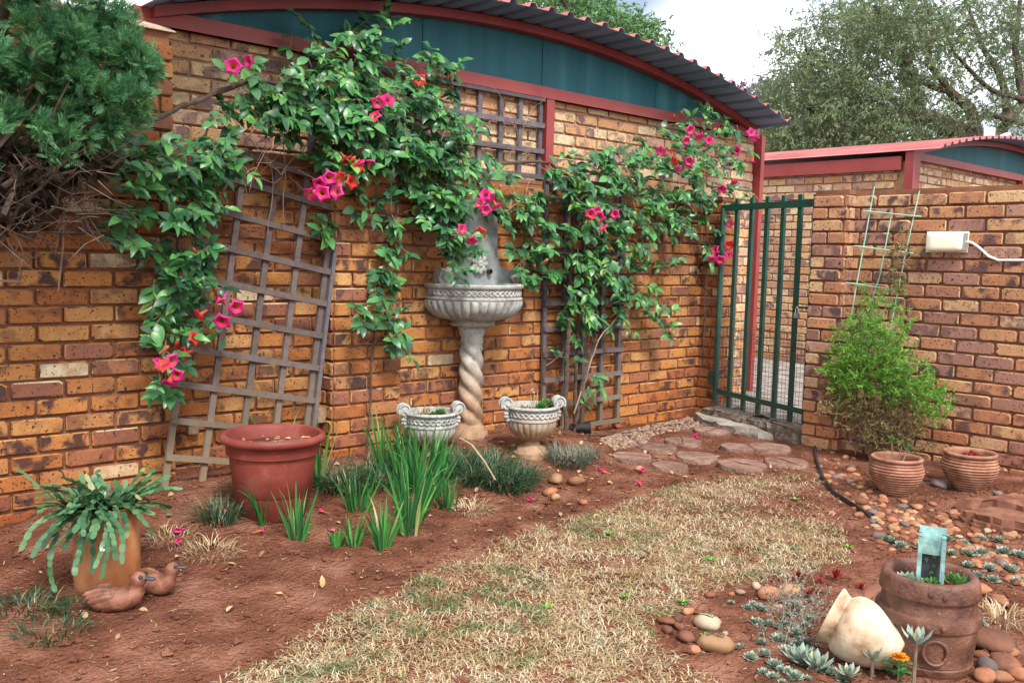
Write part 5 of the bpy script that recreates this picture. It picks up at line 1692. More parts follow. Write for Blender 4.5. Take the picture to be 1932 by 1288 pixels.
# ------------------------------------------------------------------ iris clumps, grass clumps
def iris(label, px_, py_, n, L, rad, lean=(0, 0, 0), w_=.0155):
    n = int(n * 2.0)
    c = gp(px_, py_)
    t = thing('iris_clump', label, 'iris', c, 'iris clumps in the long bed')
    for i in range(n):
        a, r_ = rng.uniform(0, 6.3), rad * math.sqrt(rng.random())
        x, y = c.x + math.cos(a) * r_, c.y + math.sin(a) * r_
        p = Vector((x, y, hgt(x, y) - .01))
        out = Vector((math.cos(a), math.sin(a), 0)) * rng.uniform(.02, .42) + Vector(lean)
        d = (Vector((0, 0, 1)) + out).normalized()
        face = Vector((rng.uniform(-1, 1), rng.uniform(-1, 1), 0)).normalized()
        s = (face - d * face.dot(d)).normalized()
        ll = L * rng.uniform(.55, 1.05)
        floppy = rng.random() < .26
        V, F = [], []
        m = 6
        wd = w_ * rng.uniform(.7, 1.1)
        for k in range(m + 1):
            u = k / m
            ww = wd * .5 * (.75 + .5 * u if u < .45 else (1 - u) / .55 * .95 + .02)
            V += [tuple(p - s * ww), tuple(p + d.cross(s) * .0015), tuple(p + s * ww)]
            p = p + d * (ll / m)
            d = (d + out * .10 + (Vector((out.x, out.y, -.75)) * .55 * u if floppy else Vector((0, 0, 0)))).normalized()
            s = (s - d * s.dot(d)).normalized()
            p.z = max(p.z, hgt(p.x, p.y) + .006)
        for k in range(m):
            for j in range(2):
                q = k * 3 + j
                F.append((q, q + 1, q + 4, q + 3))
        link('leaf', npmesh('leaf', V, F, MT['iris']), t)
iris('tall iris clump nearest the twisted column, the densest one', 800, 925, 40, .40, .10, (.06, 0, 0))
iris('tall iris clump standing in front of the left urn', 765, 905, 22, .38, .07)
iris('iris clump close to the brick pier with short fans', 675, 962, 16, .26, .05)
iris('iris clump in the bed centre in front of the densest clump', 775, 975, 24, .42, .07, (.05, -.03, 0))
iris('iris plant with long drooping leaves nearest the lawn edge', 772, 1008, 14, .34, .04, (.04, -.06, 0))
iris('iris plant growing alone in the bare soil left of the drooping one', 722, 1035, 11, .27, .025)
iris('small iris plant in bare soil, middle of three small ones', 668, 1032, 8, .17, .02)
iris('smallest iris sprout left of the other two small ones', 635, 1030, 7, .13, .02)
iris('iris plant right in front of the large terracotta pot', 560, 1018, 13, .27, .03)
iris('lone narrow iris fan at the left front of the large terracotta pot', 497, 990, 5, .24, .02)
iris('iris leaves rising behind the large terracotta pot', 530, 880, 7, .40, .06)
iris('iris leaves rising between the large pot and the brick pier', 600, 915, 7, .42, .03)
iris('iris clump squeezed between the pier and the left urn', 728, 892, 18, .40, .05)
iris('iris tuft behind the drooping plant at the right side of the iris bed', 845, 960, 12, .26, .05)

MG = 'ornamental_grass'
for (x, y, n, L, w_, sp, mt, rd, lab) in (
        (865, 880, 260, .17, .0050, 1.5, 'mondo', .10, 'dark mondo grass clump tucked between the irises and the twisted column'),
        (930, 885, 340, .18, .0050, 1.5, 'mondo', .12, 'dark mondo grass clump directly behind the bent dead iris leaf'),
        (895, 905, 460, .20, .0050, 1.5, 'mondo', .14, 'dense dark green mondo grass clump at the foot of the twisted column'),
        (955, 920, 480, .20, .0050, 1.5, 'mondo', .12, 'dark green mondo grass clump in front of the right urn'),
        (990, 905, 240, .17, .0050, 1.5, 'mondo', .08, 'small dark mondo grass clump between the right urn and the flat brown stone'),
        (650, 922, 380, .18, .0050, 1.5, 'mondo', .12, 'dark mondo grass clump at the base of the brick pier'),
        (715, 908, 320, .17, .0050, 1.5, 'mondo', .13, 'dark mondo grass strip behind the tall irises'),
        (1072, 872, 420, .15, .0050, 1.3, 'bluegrass', .13, 'grey-blue grass tuft with dry brown skirt right of the urn'),
        (1105, 862, 200, .12, .0050, 1.3, 'bluegrass', .08, 'small grey-blue grass tuft closest to the garden spotlight'),
        (415, 985, 190, .21, .0042, 1.6, 'mondo', .07, 'thin arching grass tuft at the left side of the large terracotta pot'),
        (400, 1045, 130, .11, .0040, 1.7, 'drygrass', .10, 'dry straw coloured grass tuft in front of the thin arching tuft'),
        (325, 1020, 80, .10, .0040, 1.8, 'drygrass', .10, 'dry grass tuft between the clay cylinder and the large pot'),
        (45, 1150, 190, .11, .0042, 1.7, 'mondo', .13, 'green grass tuft at the lower left frame edge'),
        (100, 1195, 110, .10, .0042, 1.7, 'mondo', .11, 'mixed dry and green grass tuft in front of the left duck'),
        (140, 1150, 80, .08, .0040, 1.7, 'mondo', .07, 'low green grass tuft tucked beside the left duck'),
        (1895, 1170, 170, .10, .0042, 1.7, 'drygrass', .11, 'faded grass tuft right of the barrel at the frame edge'),
        (890, 965, 110, .10, .0040, 1.7, 'drygrass', .09, 'small dry tuft below the tall irises at the mondo edge')):
    grassclump(MG, lab, 'grass clump', gp(x, y), n, L, w_, sp, MT[mt], rad=rd)
p0, p1 = gp(868, 868, .02), gp(935, 905, .09)
tag(MB().tube([p0 + Vector((0, 0, .13)), p0.lerp(p1, .35) + Vector((0, 0, .125)), p0.lerp(p1, .7) + Vector((0, 0, .07)), p1], [.012, .009, .006, .005], 6, flat=.4).build('fallen_leaf', MT['stone_pale'], None), 'pale dead iris leaf bent over the dark grass clump', 'leaf')

# ------------------------------------------------------------------ lawn, weeds, litter
LAWN = [(1.05, -2.15), (1.40, -2.02), (1.90, -1.84), (2.35, -1.70), (2.85, -1.56), (3.45, -1.52), (4.05, -1.46), (4.45, -1.42), (4.70, -1.50), (5.05, -1.62), (5.22, -1.72), (5.12, -1.92), (4.75, -2.20), (4.45, -2.38), (4.05, -2.62), (3.72, -2.80), (3.40, -2.72), (3.10, -2.64), (2.80, -2.64), (2.52, -2.68), (2.42, -2.80), (2.38, -2.96), (2.34, -3.10), (2.30, -3.6), (2.0, -4.4), (0.2, -4.4), (0.2, -2.6)]
def lawn():
    P = np.array(LAWN)
    x0, y0, x1, y1 = P[:, 0].min(), P[:, 1].min(), P[:, 0].max(), P[:, 1].max()
    n = 380000
    X = nr.uniform(x0, x1, n)
    Y = nr.uniform(y0, y1, n)
    ins = np.zeros(n, bool)
    j = len(P) - 1
    mind = np.full(n, 9.0)
    for i in range(len(P)):
        xi, yi, xj, yj = P[i][0], P[i][1], P[j][0], P[j][1]
        c = ((yi > Y) != (yj > Y)) & (X < (xj - xi) * (Y - yi) / (yj - yi + 1e-12) + xi)
        ins ^= c
        L2 = (xj - xi) ** 2 + (yj - yi) ** 2
        tt = np.clip(((X - xi) * (xj - xi) + (Y - yi) * (yj - yi)) / L2, 0, 1)
        mind = np.minimum(mind, np.hypot(X - xi - tt * (xj - xi), Y - yi - tt * (yj - yi)))
        j = i
    # only what the camera or a step aside could see
    vis = (X * 0.739 - (Y + 4.674) * 0.673) > -((X * .673 + (Y + 4.674) * .739) * .62)
    dpt = X * .673 + (Y + 4.674) * .739
    ok = ins & vis & (dpt > 2.3)
    # thin, ragged edge and bare patches
    pat = np.array([noise.noise(Vector((x * 1.7, y * 1.7, 5))) for x, y in zip(X[ok], Y[ok])])
    fine = np.array([noise.noise(Vector((x * 9, y * 9, 2))) for x, y in zip(X[ok], Y[ok])])
    X, Y, mind = X[ok], Y[ok], mind[ok]
    far_e = np.clip((X - 3.6) / 1.5, 0, 1)
    keep = nr.random(len(X)) < np.clip(0.25 + mind * 6 + fine * .6, 0.02, 1) * np.clip(.92 + pat * 1.3 - far_e * .4, .10, 1) * np.clip(.75 + fine * .9, .25, 1)
    X, Y = X[keep], Y[keep]
    pat, fine = pat[keep], fine[keep]
    n = len(X)
    Z = np.array([hgt(x, y) for x, y in zip(X, Y)])
    a = nr.uniform(0, 6.283, n)
    el = nr.uniform(.05, .95, n) ** 1.2
    L = nr.uniform(.012, .038, n)
    w = nr.uniform(.0012, .0026, n)
    d = np.stack([np.cos(a) * np.cos(el), np.sin(a) * np.cos(el), np.sin(el)], 1)
    s = np.stack([-np.sin(a), np.cos(a), np.zeros(n)], 1)
    B = np.stack([X, Y, Z + .001], 1)
    mid = B + d * (L * .55)[:, None]
    tip = B + d * L[:, None] + np.stack([np.cos(a) * L * .25, np.sin(a) * L * .25, -L * .18], 1)
    V = np.stack([B - s * w[:, None], B + s * w[:, None], mid + s * (w * .8)[:, None], mid - s * (w * .8)[:, None], tip + s * (w * .15)[:, None], tip - s * (w * .15)[:, None]], 1)
    q = np.arange(n)[:, None] * 6
    F = np.concatenate([q + np.array([[0, 1, 2, 3]]), q + np.array([[3, 2, 4, 5]])], 0)
    green = (fine + pat * .8 + nr.normal(0, .25, n)) > .50
    mi = np.concatenate([green, green]).astype(np.int32)
    o = link('lawn', npmesh('lawn', V.reshape(-1, 3), F, [MT['drygrass'], MT['lawn_green']], False, mi))
    tag(o, 'sparse dry straw-coloured lawn with a few green patches', 'lawn', kind='stuff')
lawn()
# thatch under the lawn: matted dead grass lying flat
def weeds():
    for i, (x, y) in enumerate(((1150, 1010), (1180, 1130), (1600, 1035), (1340, 1060), (1030, 1150), (1290, 1140), (1335, 1205), (1500, 945))):
        p = gp(x, y)
        T = []
        for k in range(16):
            a = rng.uniform(0, 6.3)
            T.append((p + Vector((math.cos(a), math.sin(a), 0)) * rng.uniform(0, .012) + Vector((0, 0, .008)), orient(Vector((math.cos(a), math.sin(a), rng.uniform(.2, .9))), (0, 0, 1)), rng.uniform(.014, .028)))
        V, F = inst(LV, LF, T)
        tag(link('weed', npmesh('weed', V, F, MT['fern'])), 'small bright green weed sprouting in the dry lawn', 'weed', 'weeds in the lawn')
weeds()
def litter():
    T = []
    for i in range(4200):
        u = rng.random()
        x, y = rng.uniform(.6, 5.6), rng.uniform(-3.4, -.15)
        p = Vector((x, y, hgt(x, y) + .006))
        a = rng.uniform(0, 6.3)
        L = rng.choice((.006, .007, .009, .010, .013, .014, .020, .032)) * rng.uniform(.7, 1.3)
        T.append((p, orient(Vector((math.cos(a), math.sin(a), rng.uniform(-.1, .2))), (rng.uniform(-.3, .3), rng.uniform(-.3, .3), 1)), (min(.0045, L * .45) * rng.uniform(.4, 1), L, 1)))
    V, F = inst(NEV, NEF, T)
    tag(link('straw_litter', npmesh('straw_litter', V, F, MT['litter'], False)), 'bits of straw and dry leaf scattered over the red soil', 'litter', kind='stuff')
    T = []
    for i in range(170):
        x, y = rng.uniform(1.0, 5.2), rng.uniform(-1.7, -.25)
        d = Vector((rng.uniform(-1, 1), rng.uniform(-1, 1), rng.uniform(0, .5)))
        T.append((Vector((x, y, hgt(x, y) + .008)), orient(d, Vector((0, 0, 1)) + rv(.5)), rng.uniform(.02, .05)))
    V, F = inst(LV, LF, T)
    tag(link('fallen_leaves', npmesh('fallen_leaves', V, F, MT['dead'])), 'dry curled leaves fallen over the long bed', 'leaves', kind='stuff')
    T = []
    for i in range(9000):
        x, y = rng.uniform(.5, 5.6), rng.uniform(-3.6, -.1)
        r_ = abs(rng.gauss(0, .0070)) + .0018
        T.append((Vector((x, y, hgt(x, y) + r_ * .3)), orient(Vector((rng.uniform(-1, 1), rng.uniform(-1, 1), 0)), (0, 0, 1)), r_))
    small = MB()
    vs = [(1, 0, 0), (-.9, .1, 0), (.1, .9, 0), (0, -1, .1), (0.1, 0, .8), (0, 0, -.6)]
    fs = [(0, 2, 4), (2, 1, 4), (1, 3, 4), (3, 0, 4), (2, 0, 5), (1, 2, 5), (3, 1, 5), (0, 3, 5)]
    V, F = inst(vs, fs, T)
    tag(link('soil_clods', npmesh('soil_clods', V, F, MT['soil'], False)), 'small clods lying on the red soil', 'soil', kind='stuff')
litter()

# ------------------------------------------------------------------ pink trumpet flower
def flower_mesh(name, petal, throat):
    b = MB()
    seg = 15
    rings = [(.005, .0, 1), (.006, .012, 1), (.009, .030, 1), (.014, .045, 1), (.017, .049, 0), (.034, .053, 0), (.047, .047, 0)]
    vs, fs, mi = [], [], []
    for i, (r_, y, m) in enumerate(rings):
        for k in range(seg):
            a = 2 * math.pi * k / seg
            lob = (0.5 + .5 * math.cos(5 * a))
            rr = r_ if i < 5 else r_ * ((.66 if i == 5 else .42) + (.34 if i == 5 else .58) * lob ** .5)
            vs.append((rr * math.cos(a), y + (.006 * (1 - lob) if i >= 5 else 0), rr * math.sin(a)))
    for i in range(len(rings) - 1):
        for k in range(seg):
            a, e = i * seg + k, i * seg + (k + 1) % seg
            fs.append((a, e, e + seg, a + seg))
            mi.append(1 if rings[i][2] else 0)
    b.v, b.f, b.m = vs, fs, mi
    return b.mesh(name, [petal, throat], True, 60)
FL = flower_mesh('flower', MT['petal'], MT['throat'])
FLR = flower_mesh('flower', MT['petal_red'], MT['throat'])
BUD = MB().lathe([(.002, 0), (.005, .012), (.007, .03), (.010, .045), (.009, .055), (.001, .064)], 8).mesh('bud', MT['throat'])

# ------------------------------------------------------------------ climbing vines
LEAFM = [npmesh('leaf', *leafbase(w_, dr, fo), MT['vine_leaf']) for (w_, dr, fo) in ((.25, .18, .05), (.22, .30, .07), (.29, .10, .04), (.24, .22, .02))]
def vine(name, label, base, blobs, branches, flowers, buds=(), size=.082, nobj=260, Yfront=-.30, dens=0.98, tangle=(), group='flowering vines on the wall'):
    t = thing(name, label, 'vine', base, group)
    T = []
    tw_ = MB()
    for (cx, cy, rx, ry, n, dep) in blobs:
        for _ in range(max(1, int(n * dens))):
            a, r_ = rng.uniform(0, 6.3), math.sqrt(rng.random())
            Y = rng.uniform(dep[0], dep[1])
            p = wy(cx + math.cos(a) * rx * r_, cy + math.sin(a) * ry * r_, Y)
            ax = Vector((rng.uniform(-1, 1), rng.uniform(-1.0, .05), rng.uniform(-1.0, .55))).normalized()
            cs = rng.uniform(.72, 1.2)
            L = rng.uniform(.05, .13)
            q = p + ax * L
            tw_.tube([p - ax * .03, p.lerp(q, .5) + Vector((0, 0, .008)), q], [.0022, .0017, .001], 4, caps=False)
            side = ax.cross(Vector((0, -.6, .8)))
            side.normalize()
            np_ = rng.randint(2, 4)
            for k in range(np_):
                c = p.lerp(q, (k + .6) / np_)
                for s in (-1, 1):
                    d = (ax * .45 + side * s * .9 + Vector((0, -.15, -.15)) + rv(.35)).normalized()
                    nn = (Vector((0, -.75, .75)) + rv(.55)).normalized()
                    T.append((c, orient(d, nn), size * cs * rng.uniform(.6, 1.15)))
            T.append((q, orient((ax + rv(.2)).normalized(), (Vector((0, -.7, .7)) + rv(.4)).normalized()), size * rng.uniform(.7, 1.15)))
    T.sort(key=lambda e: e[0].y - e[2] * 4)
    for e in T[:nobj]:
        link('leaf', LEAFM[rng.randrange(4)], t, None, tmat(e))
    if len(T) > nobj:
        V, F = [], []
        off = 0
        for m in range(4):
            sub = T[nobj + m::4]
            if not sub:
                continue
            me = LEAFM[m]
            Vb = [tuple(v.co) for v in me.vertices]
            Fb = [tuple(q.vertices) for q in me.polygons]
            v_, f_ = inst(Vb, Fb, sub)
            V.append(v_)
            F.append(f_ + off)
            off += len(v_)
        link('foliage', npmesh('foliage', np.concatenate(V), np.concatenate(F), MT['vine_leaf']), t, 'stuff')
    tw_.build('twigs', MT['twig'], t, kind='stuff')
    for (pts, r0, r1, mt) in branches:
        P = [wy(x, y, Y) for (x, y, Y) in pts]
        Q = []
        for i in range(len(P) - 1):
            for k in range(4):
                Q.append(P[i].lerp(P[i + 1], k / 4) + (rv(.008) if k else Vector((0, 0, 0))))
        Q.append(P[-1])
        MB().tube(Q, [r0 + (r1 - r0) * i / (len(Q) - 1) for i in range(len(Q))], 7 if r0 > .004 else 5).build('branch', MT[mt], t)
    for (cx, cy, rx, ry, n, Y0) in tangle:
        for _ in range(n):
            p = wy(cx + rng.uniform(-rx, rx), cy + rng.uniform(-ry, ry), Y0 + rng.uniform(-.05, .05))
            d = Vector((rng.uniform(-1, 1), rng.uniform(-.3, .2), rng.uniform(-1, .4))).normalized()
            L = rng.uniform(.10, .32)
            bend = rv(.09)
            MB().tube([p, p + d * L * .35 + bend * .6, p + d * L * .7 + bend, p + d * L + bend * .6], [.0024, .002, .0017, .001], 4).build('dry_twig', MT['twig'], t)
    for f in flowers:
        x, y, Y, red = (*f, 0)[:4] if len(f) < 4 else f
        p = wy(x, y, Y)
        d = ((CAM - p).normalized() * .8 + rv(.75) + Vector((0, 0, -.05))).normalized()
        s = rng.uniform(.85, 1.12)
        M = tmat((p - d * .02 * s + Vector((0, -.03, 0)), orient(d, rv(1)), s))
        link('flower', FLR if red else FL, t, None, M)
    for (x, y, Y) in buds:
        p = wy(x, y, Y)
        d = (Vector((rng.uniform(-.6, .8), -.4, .5))).normalized()
        s, d, n_ = orient(d, rv(1))
        link('bud', BUD, t, None, tmat((p, (s, n_ * -1, d), 1.0)))
    return t

D1, D2, D3, D4 = (-.22, -.04), (-.32, -.06), (-.20, -.02), (-.14, .12)
vine('flowering_vine', 'leafy vine hanging down the left brick wall onto the leaning trellis with pink flowers', (1.75, -.2, .1),
     [(330, 290, 90, 45, 22, (-.42, -.15)), (250, 320, 55, 60, 14, (-.5, -.2)), (375, 330, 60, 60, 22, (-.42, -.15)), (310, 390, 80, 50, 24, (-.42, -.15)), (365, 450, 55, 50, 18, (-.40, -.15)), (375, 520, 42, 35, 12, (-.38, -.15)),
      (305, 520, 30, 60, 14, (-.32, -.15)), (330, 600, 38, 40, 12, (-.34, -.15)), (300, 640, 25, 40, 8, (-.3, -.15)), (310, 735, 25, 22, 5, (-.35, -.2)), (245, 425, 40, 18, 5, (-.4, -.3)), (420, 610, 14, 14, 2, (-.36, -.3)), (440, 650, 20, 12, 2, (-.36, -.3)), (410, 300, 35, 40, 10, (-.4, -.15)), (200, 280, 40, 40, 6, (-.5, -.3))],
     [([(240, 240, -.3), (330, 208, -.25), (400, 178, -.2), (450, 158, -.2)], .013, .010, 'bark'), ([(330, 560, -.24), (335, 460, -.22), (350, 380, -.22), (380, 300, -.22), (400, 200, -.2)], .007, .005, 'bark'),
      ([(300, 700, -.28), (320, 620, -.26), (330, 560, -.24)], .004, .004, 'twig'), ([(300, 740, -.28), (300, 700, -.28)], .002, .002, 'twig')],
     [(437, 575, -.38), (418, 570, -.36), (416, 600, -.40), (380, 588, -.38, 1), (356, 640, -.36, 1), (354, 662, -.36, 1), (290, 690, -.38), (310, 676, -.40), (306, 694, -.41, 1), (331, 702, -.40), (318, 708, -.41), (258, 216, -.4)],
     [(372, 484, -.4), (300, 668, -.38), (410, 560, -.4), (328, 660, -.38)])
vine('flowering_vine', 'large tangled vine with pink flowers massed over the middle of the wall', (3.3, -.15, .12),
     [(510, 190, 70, 30, 26, D2), (590, 150, 65, 55, 40, D2), (690, 120, 60, 45, 34, (-.26, .10)), (690, 75, 38, 35, 13, (-.2, .1)), (718, 35, 22, 26, 6, (-.12, .1)), (560, 215, 90, 36, 40, D2), (655, 215, 100, 55, 62, D2), (770, 220, 80, 90, 80, D2), (820, 150, 50, 50, 24, (-.2, .1)), (620, 290, 45, 36, 18, D2), (690, 290, 55, 50, 28, D2),
      (800, 320, 58, 60, 46, D2), (832, 400, 45, 55, 34, D2), (852, 470, 40, 50, 26, (-.42, -.18)), (765, 360, 40, 45, 16, D1), (880, 270, 40, 60, 22, D1), (735, 430, 18, 55, 10, D1), (728, 530, 24, 50, 11, D1), (712, 588, 40, 26, 12, (-.3, -.14)), (742, 650, 26, 26, 8, (-.3, -.14)), (617, 450, 14, 36, 7, D1), (690, 370, 30, 30, 9, D1), (920, 325, 36, 32, 12, D1), (862, 380, 30, 30, 8, D2), (450, 145, 35, 28, 9, D2), (940, 380, 30, 30, 6, D1), (560, 60, 40, 40, 5, (0, .1)), (455, 200, 40, 30, 8, D2)],
     [([(400, 178, -.2), (480, 150, -.2), (530, 158, -.16), (600, 175, -.12), (700, 200, -.1), (800, 230, -.1)], .012, .008, 'bark'), ([(690, 880, -.16), (700, 700, -.16), (720, 500, -.15), (760, 350, -.14), (780, 240, -.12)], .006, .006, 'bark'),
      ([(470, 260, -.2), (500, 300, -.24), (530, 330, -.22), (560, 290, -.2)], .003, .002, 'twig'), ([(530, 160, -.2), (500, 260, -.2), (515, 350, -.18), (505, 440, -.2)], .003, .0015, 'twig'), ([(540, 180, -.2), (537, 300, -.2), (537, 430, -.2)], .003, .002, 'twig'), ([(430, 280, -.24), (470, 330, -.24), (520, 345, -.22), (545, 320, -.2)], .003, .0015, 'twig'),
      ([(870, 300, -.15), (900, 340, -.18), (950, 400, -.2), (985, 380, -.16), (1000, 340, -.14)], .005, .003, 'twig'), ([(700, 160, -.1), (715, 260, -.1), (715, 340, -.1)], .012, .012, 'bark'), ([(510, 170, -.2), (560, 240, -.2), (580, 300, -.2)], .003, .002, 'twig'), ([(530, 130, -.1), (560, 190, -.2), (640, 190, -.2)], .003, .002, 'twig'),
      ([(860, 460, -.2), (850, 380, -.2), (830, 300, -.16), (810, 230, -.12)], .006, .005, 'bark')],
     [(436, 131, -.34), (470, 120, -.32), (586, 362, -.36), (598, 344, -.36), (613, 334, -.36), (626, 331, -.34, 1), (604, 366, -.37), (634, 366, -.36), (651, 346, -.34, 1), (678, 318, -.36), (664, 313, -.35, 1), (690, 314, -.35), (641, 294, -.33, 1), (786, 155, -.18, 1), (706, 192, -.33), (722, 196, -.33), (705, 228, -.34), (917, 366, -.34), (926, 382, -.36), (910, 396, -.36), (903, 388, -.35), (862, 434, -.44), (884, 448, -.45), (903, 436, -.44, 1), (912, 372, -.34)],
     [(655, 310, -.34), (900, 395, -.34), (678, 262, -.34), (720, 250, -.3)], nobj=300, dens=.84, tangle=((500, 270, 65, 60, 34, -.2), (520, 170, 50, 25, 14, -.2), (950, 230, 70, 60, 8, .08), (890, 330, 30, 60, 8, -.14)))
vine('flowering_vine', 'woody stemmed vine climbing the upright trellis right of the fountain', (4.85, -.25, .03),
     [(1000, 385, 45, 30, 14, D1), (990, 440, 32, 45, 14, D1), (1110, 335, 60, 50, 34, D2), (1160, 310, 50, 45, 24, D2), (1120, 400, 60, 45, 26, D2), (1130, 480, 60, 55, 36, D2), (1090, 545, 45, 35, 16, D2), (1185, 440, 40, 60, 22, D2), (1200, 540, 42, 40, 14, D1), (1240, 605, 36, 22, 8, D1), (1095, 600, 32, 34, 13, D2), (1050, 450, 30, 40, 9, D1), (1020, 505, 36, 22, 9, D1), (1170, 590, 36, 36, 9, D1), (1050, 660, 14, 18, 3, D1), (1250, 490, 22, 10, 4, D1), (1130, 715, 20, 12, 3, D1), (1060, 330, 40, 30, 12, D1), (1200, 380, 40, 40, 10, D1), (1090, 770, 14, 20, 2, D1), (975, 480, 20, 30, 5, D1)],
     [([(1068, 818, -.2), (1066, 760, -.2), (1072, 640, -.2), (1078, 540, -.18), (1072, 440, -.16), (1080, 340, -.12)], .019, .013, 'bark'), ([(1082, 825, -.18), (1086, 720, -.18), (1090, 640, -.18), (1100, 500, -.16), (1110, 400, -.14)], .014, .010, 'bark'),
      ([(1085, 800, -.2), (1100, 720, -.22), (1118, 660, -.2), (1128, 560, -.16), (1120, 440, -.14)], .013, .008, 'bark'), ([(1083, 780, -.22), (1112, 690, -.22), (1130, 640, -.2), (1170, 590, -.16)], .007, .004, 'twig'),
      ([(920, 312, -.06), (1000, 305, -.05), (1040, 310, -.05), (1060, 325, -.08), (1090, 340, -.1)], .012, .010, 'bark'), ([(945, 322, -.06), (985, 250, .1), (1010, 200, .1), (1030, 185, .1)], .003, .002, 'twig'), ([(930, 165, .1), (960, 200, .1), (985, 280, .08), (1008, 318, .04)], .003, .002, 'twig'), ([(890, 250, .08), (950, 265, .1), (1000, 290, .08)], .003, .002, 'twig'), ([(1030, 690, -.14), (1070, 660, -.16), (1130, 640, -.16)], .006, .006, 'wood')],
     [(1108, 404, -.36), (1125, 408, -.37), (1155, 405, -.34), (1136, 436, -.36), (1116, 396, -.36), (1104, 416, -.36, 1)],
     [(1010, 510, -.24), (1020, 498, -.24), (1130, 420, -.34)], nobj=280)
vine('flowering_vine', 'vine with many pink flowers over the wall corner and the gate hinge', (6.3, -.2, .05),
     [(1280, 250, 40, 25, 11, (-.15, .05)), (1300, 300, 62, 45, 34, D1), (1345, 330, 40, 50, 20, D1), (1275, 372, 50, 30, 17, D1), (1345, 395, 34, 34, 14, D1), (1345, 240, 30, 30, 8, (-.1, .1)), (1340, 195, 25, 25, 5, (-.1, .05)), (1250, 425, 42, 18, 10, D1), (1340, 445, 16, 26, 6, D1), (1395, 290, 26, 26, 6, D1), (1215, 360, 40, 40, 9, D1), (1220, 300, 40, 30, 10, D1), (1385, 370, 22, 30, 5, D1), (1280, 430, 30, 14, 5, D1), (1330, 470, 14, 16, 3, D1), (1370, 250, 30, 20, 4, (-.1, 0)), (1190, 250, 20, 16, 2, D1)],
     [([(1322, 780, -.06), (1330, 600, -.08), (1335, 450, -.08), (1325, 350, -.08), (1300, 280, -.04)], .006, .005, 'bark'), ([(1160, 310, -.1), (1220, 300, -.08), (1290, 310, -.08), (1340, 330, -.1)], .007, .005, 'bark'), ([(1225, 270, .02), (1245, 245, .05), (1270, 235, .05)], .004, .003, 'twig'), ([(1380, 310, -.12), (1400, 320, -.14), (1405, 350, -.14)], .002, .001, 'twig')],
     [(1242, 283, -.26), (1262, 291, -.26), (1272, 302, -.27, 1), (1276, 316, -.28), (1294, 304, -.27), (1285, 264, -.25), (1291, 246, -.22), (1308, 254, -.22), (1331, 268, -.22), (1409, 254, -.2), (1422, 260, -.2), (1387, 287, -.2), (1414, 299, -.22), (1356, 354, -.24), (1377, 340, -.24), (1376, 424, -.28), (1339, 483, -.28), (1353, 488, -.28), (1368, 483, -.28), (1369, 461, -.27, 1), (1348, 474, -.27)],
     [(1270, 228, -.1), (1282, 222, -.1), (1400, 310, -.2), (1250, 300, -.24), (1340, 250, -.15), (1260, 310, -.25)], nobj=280)

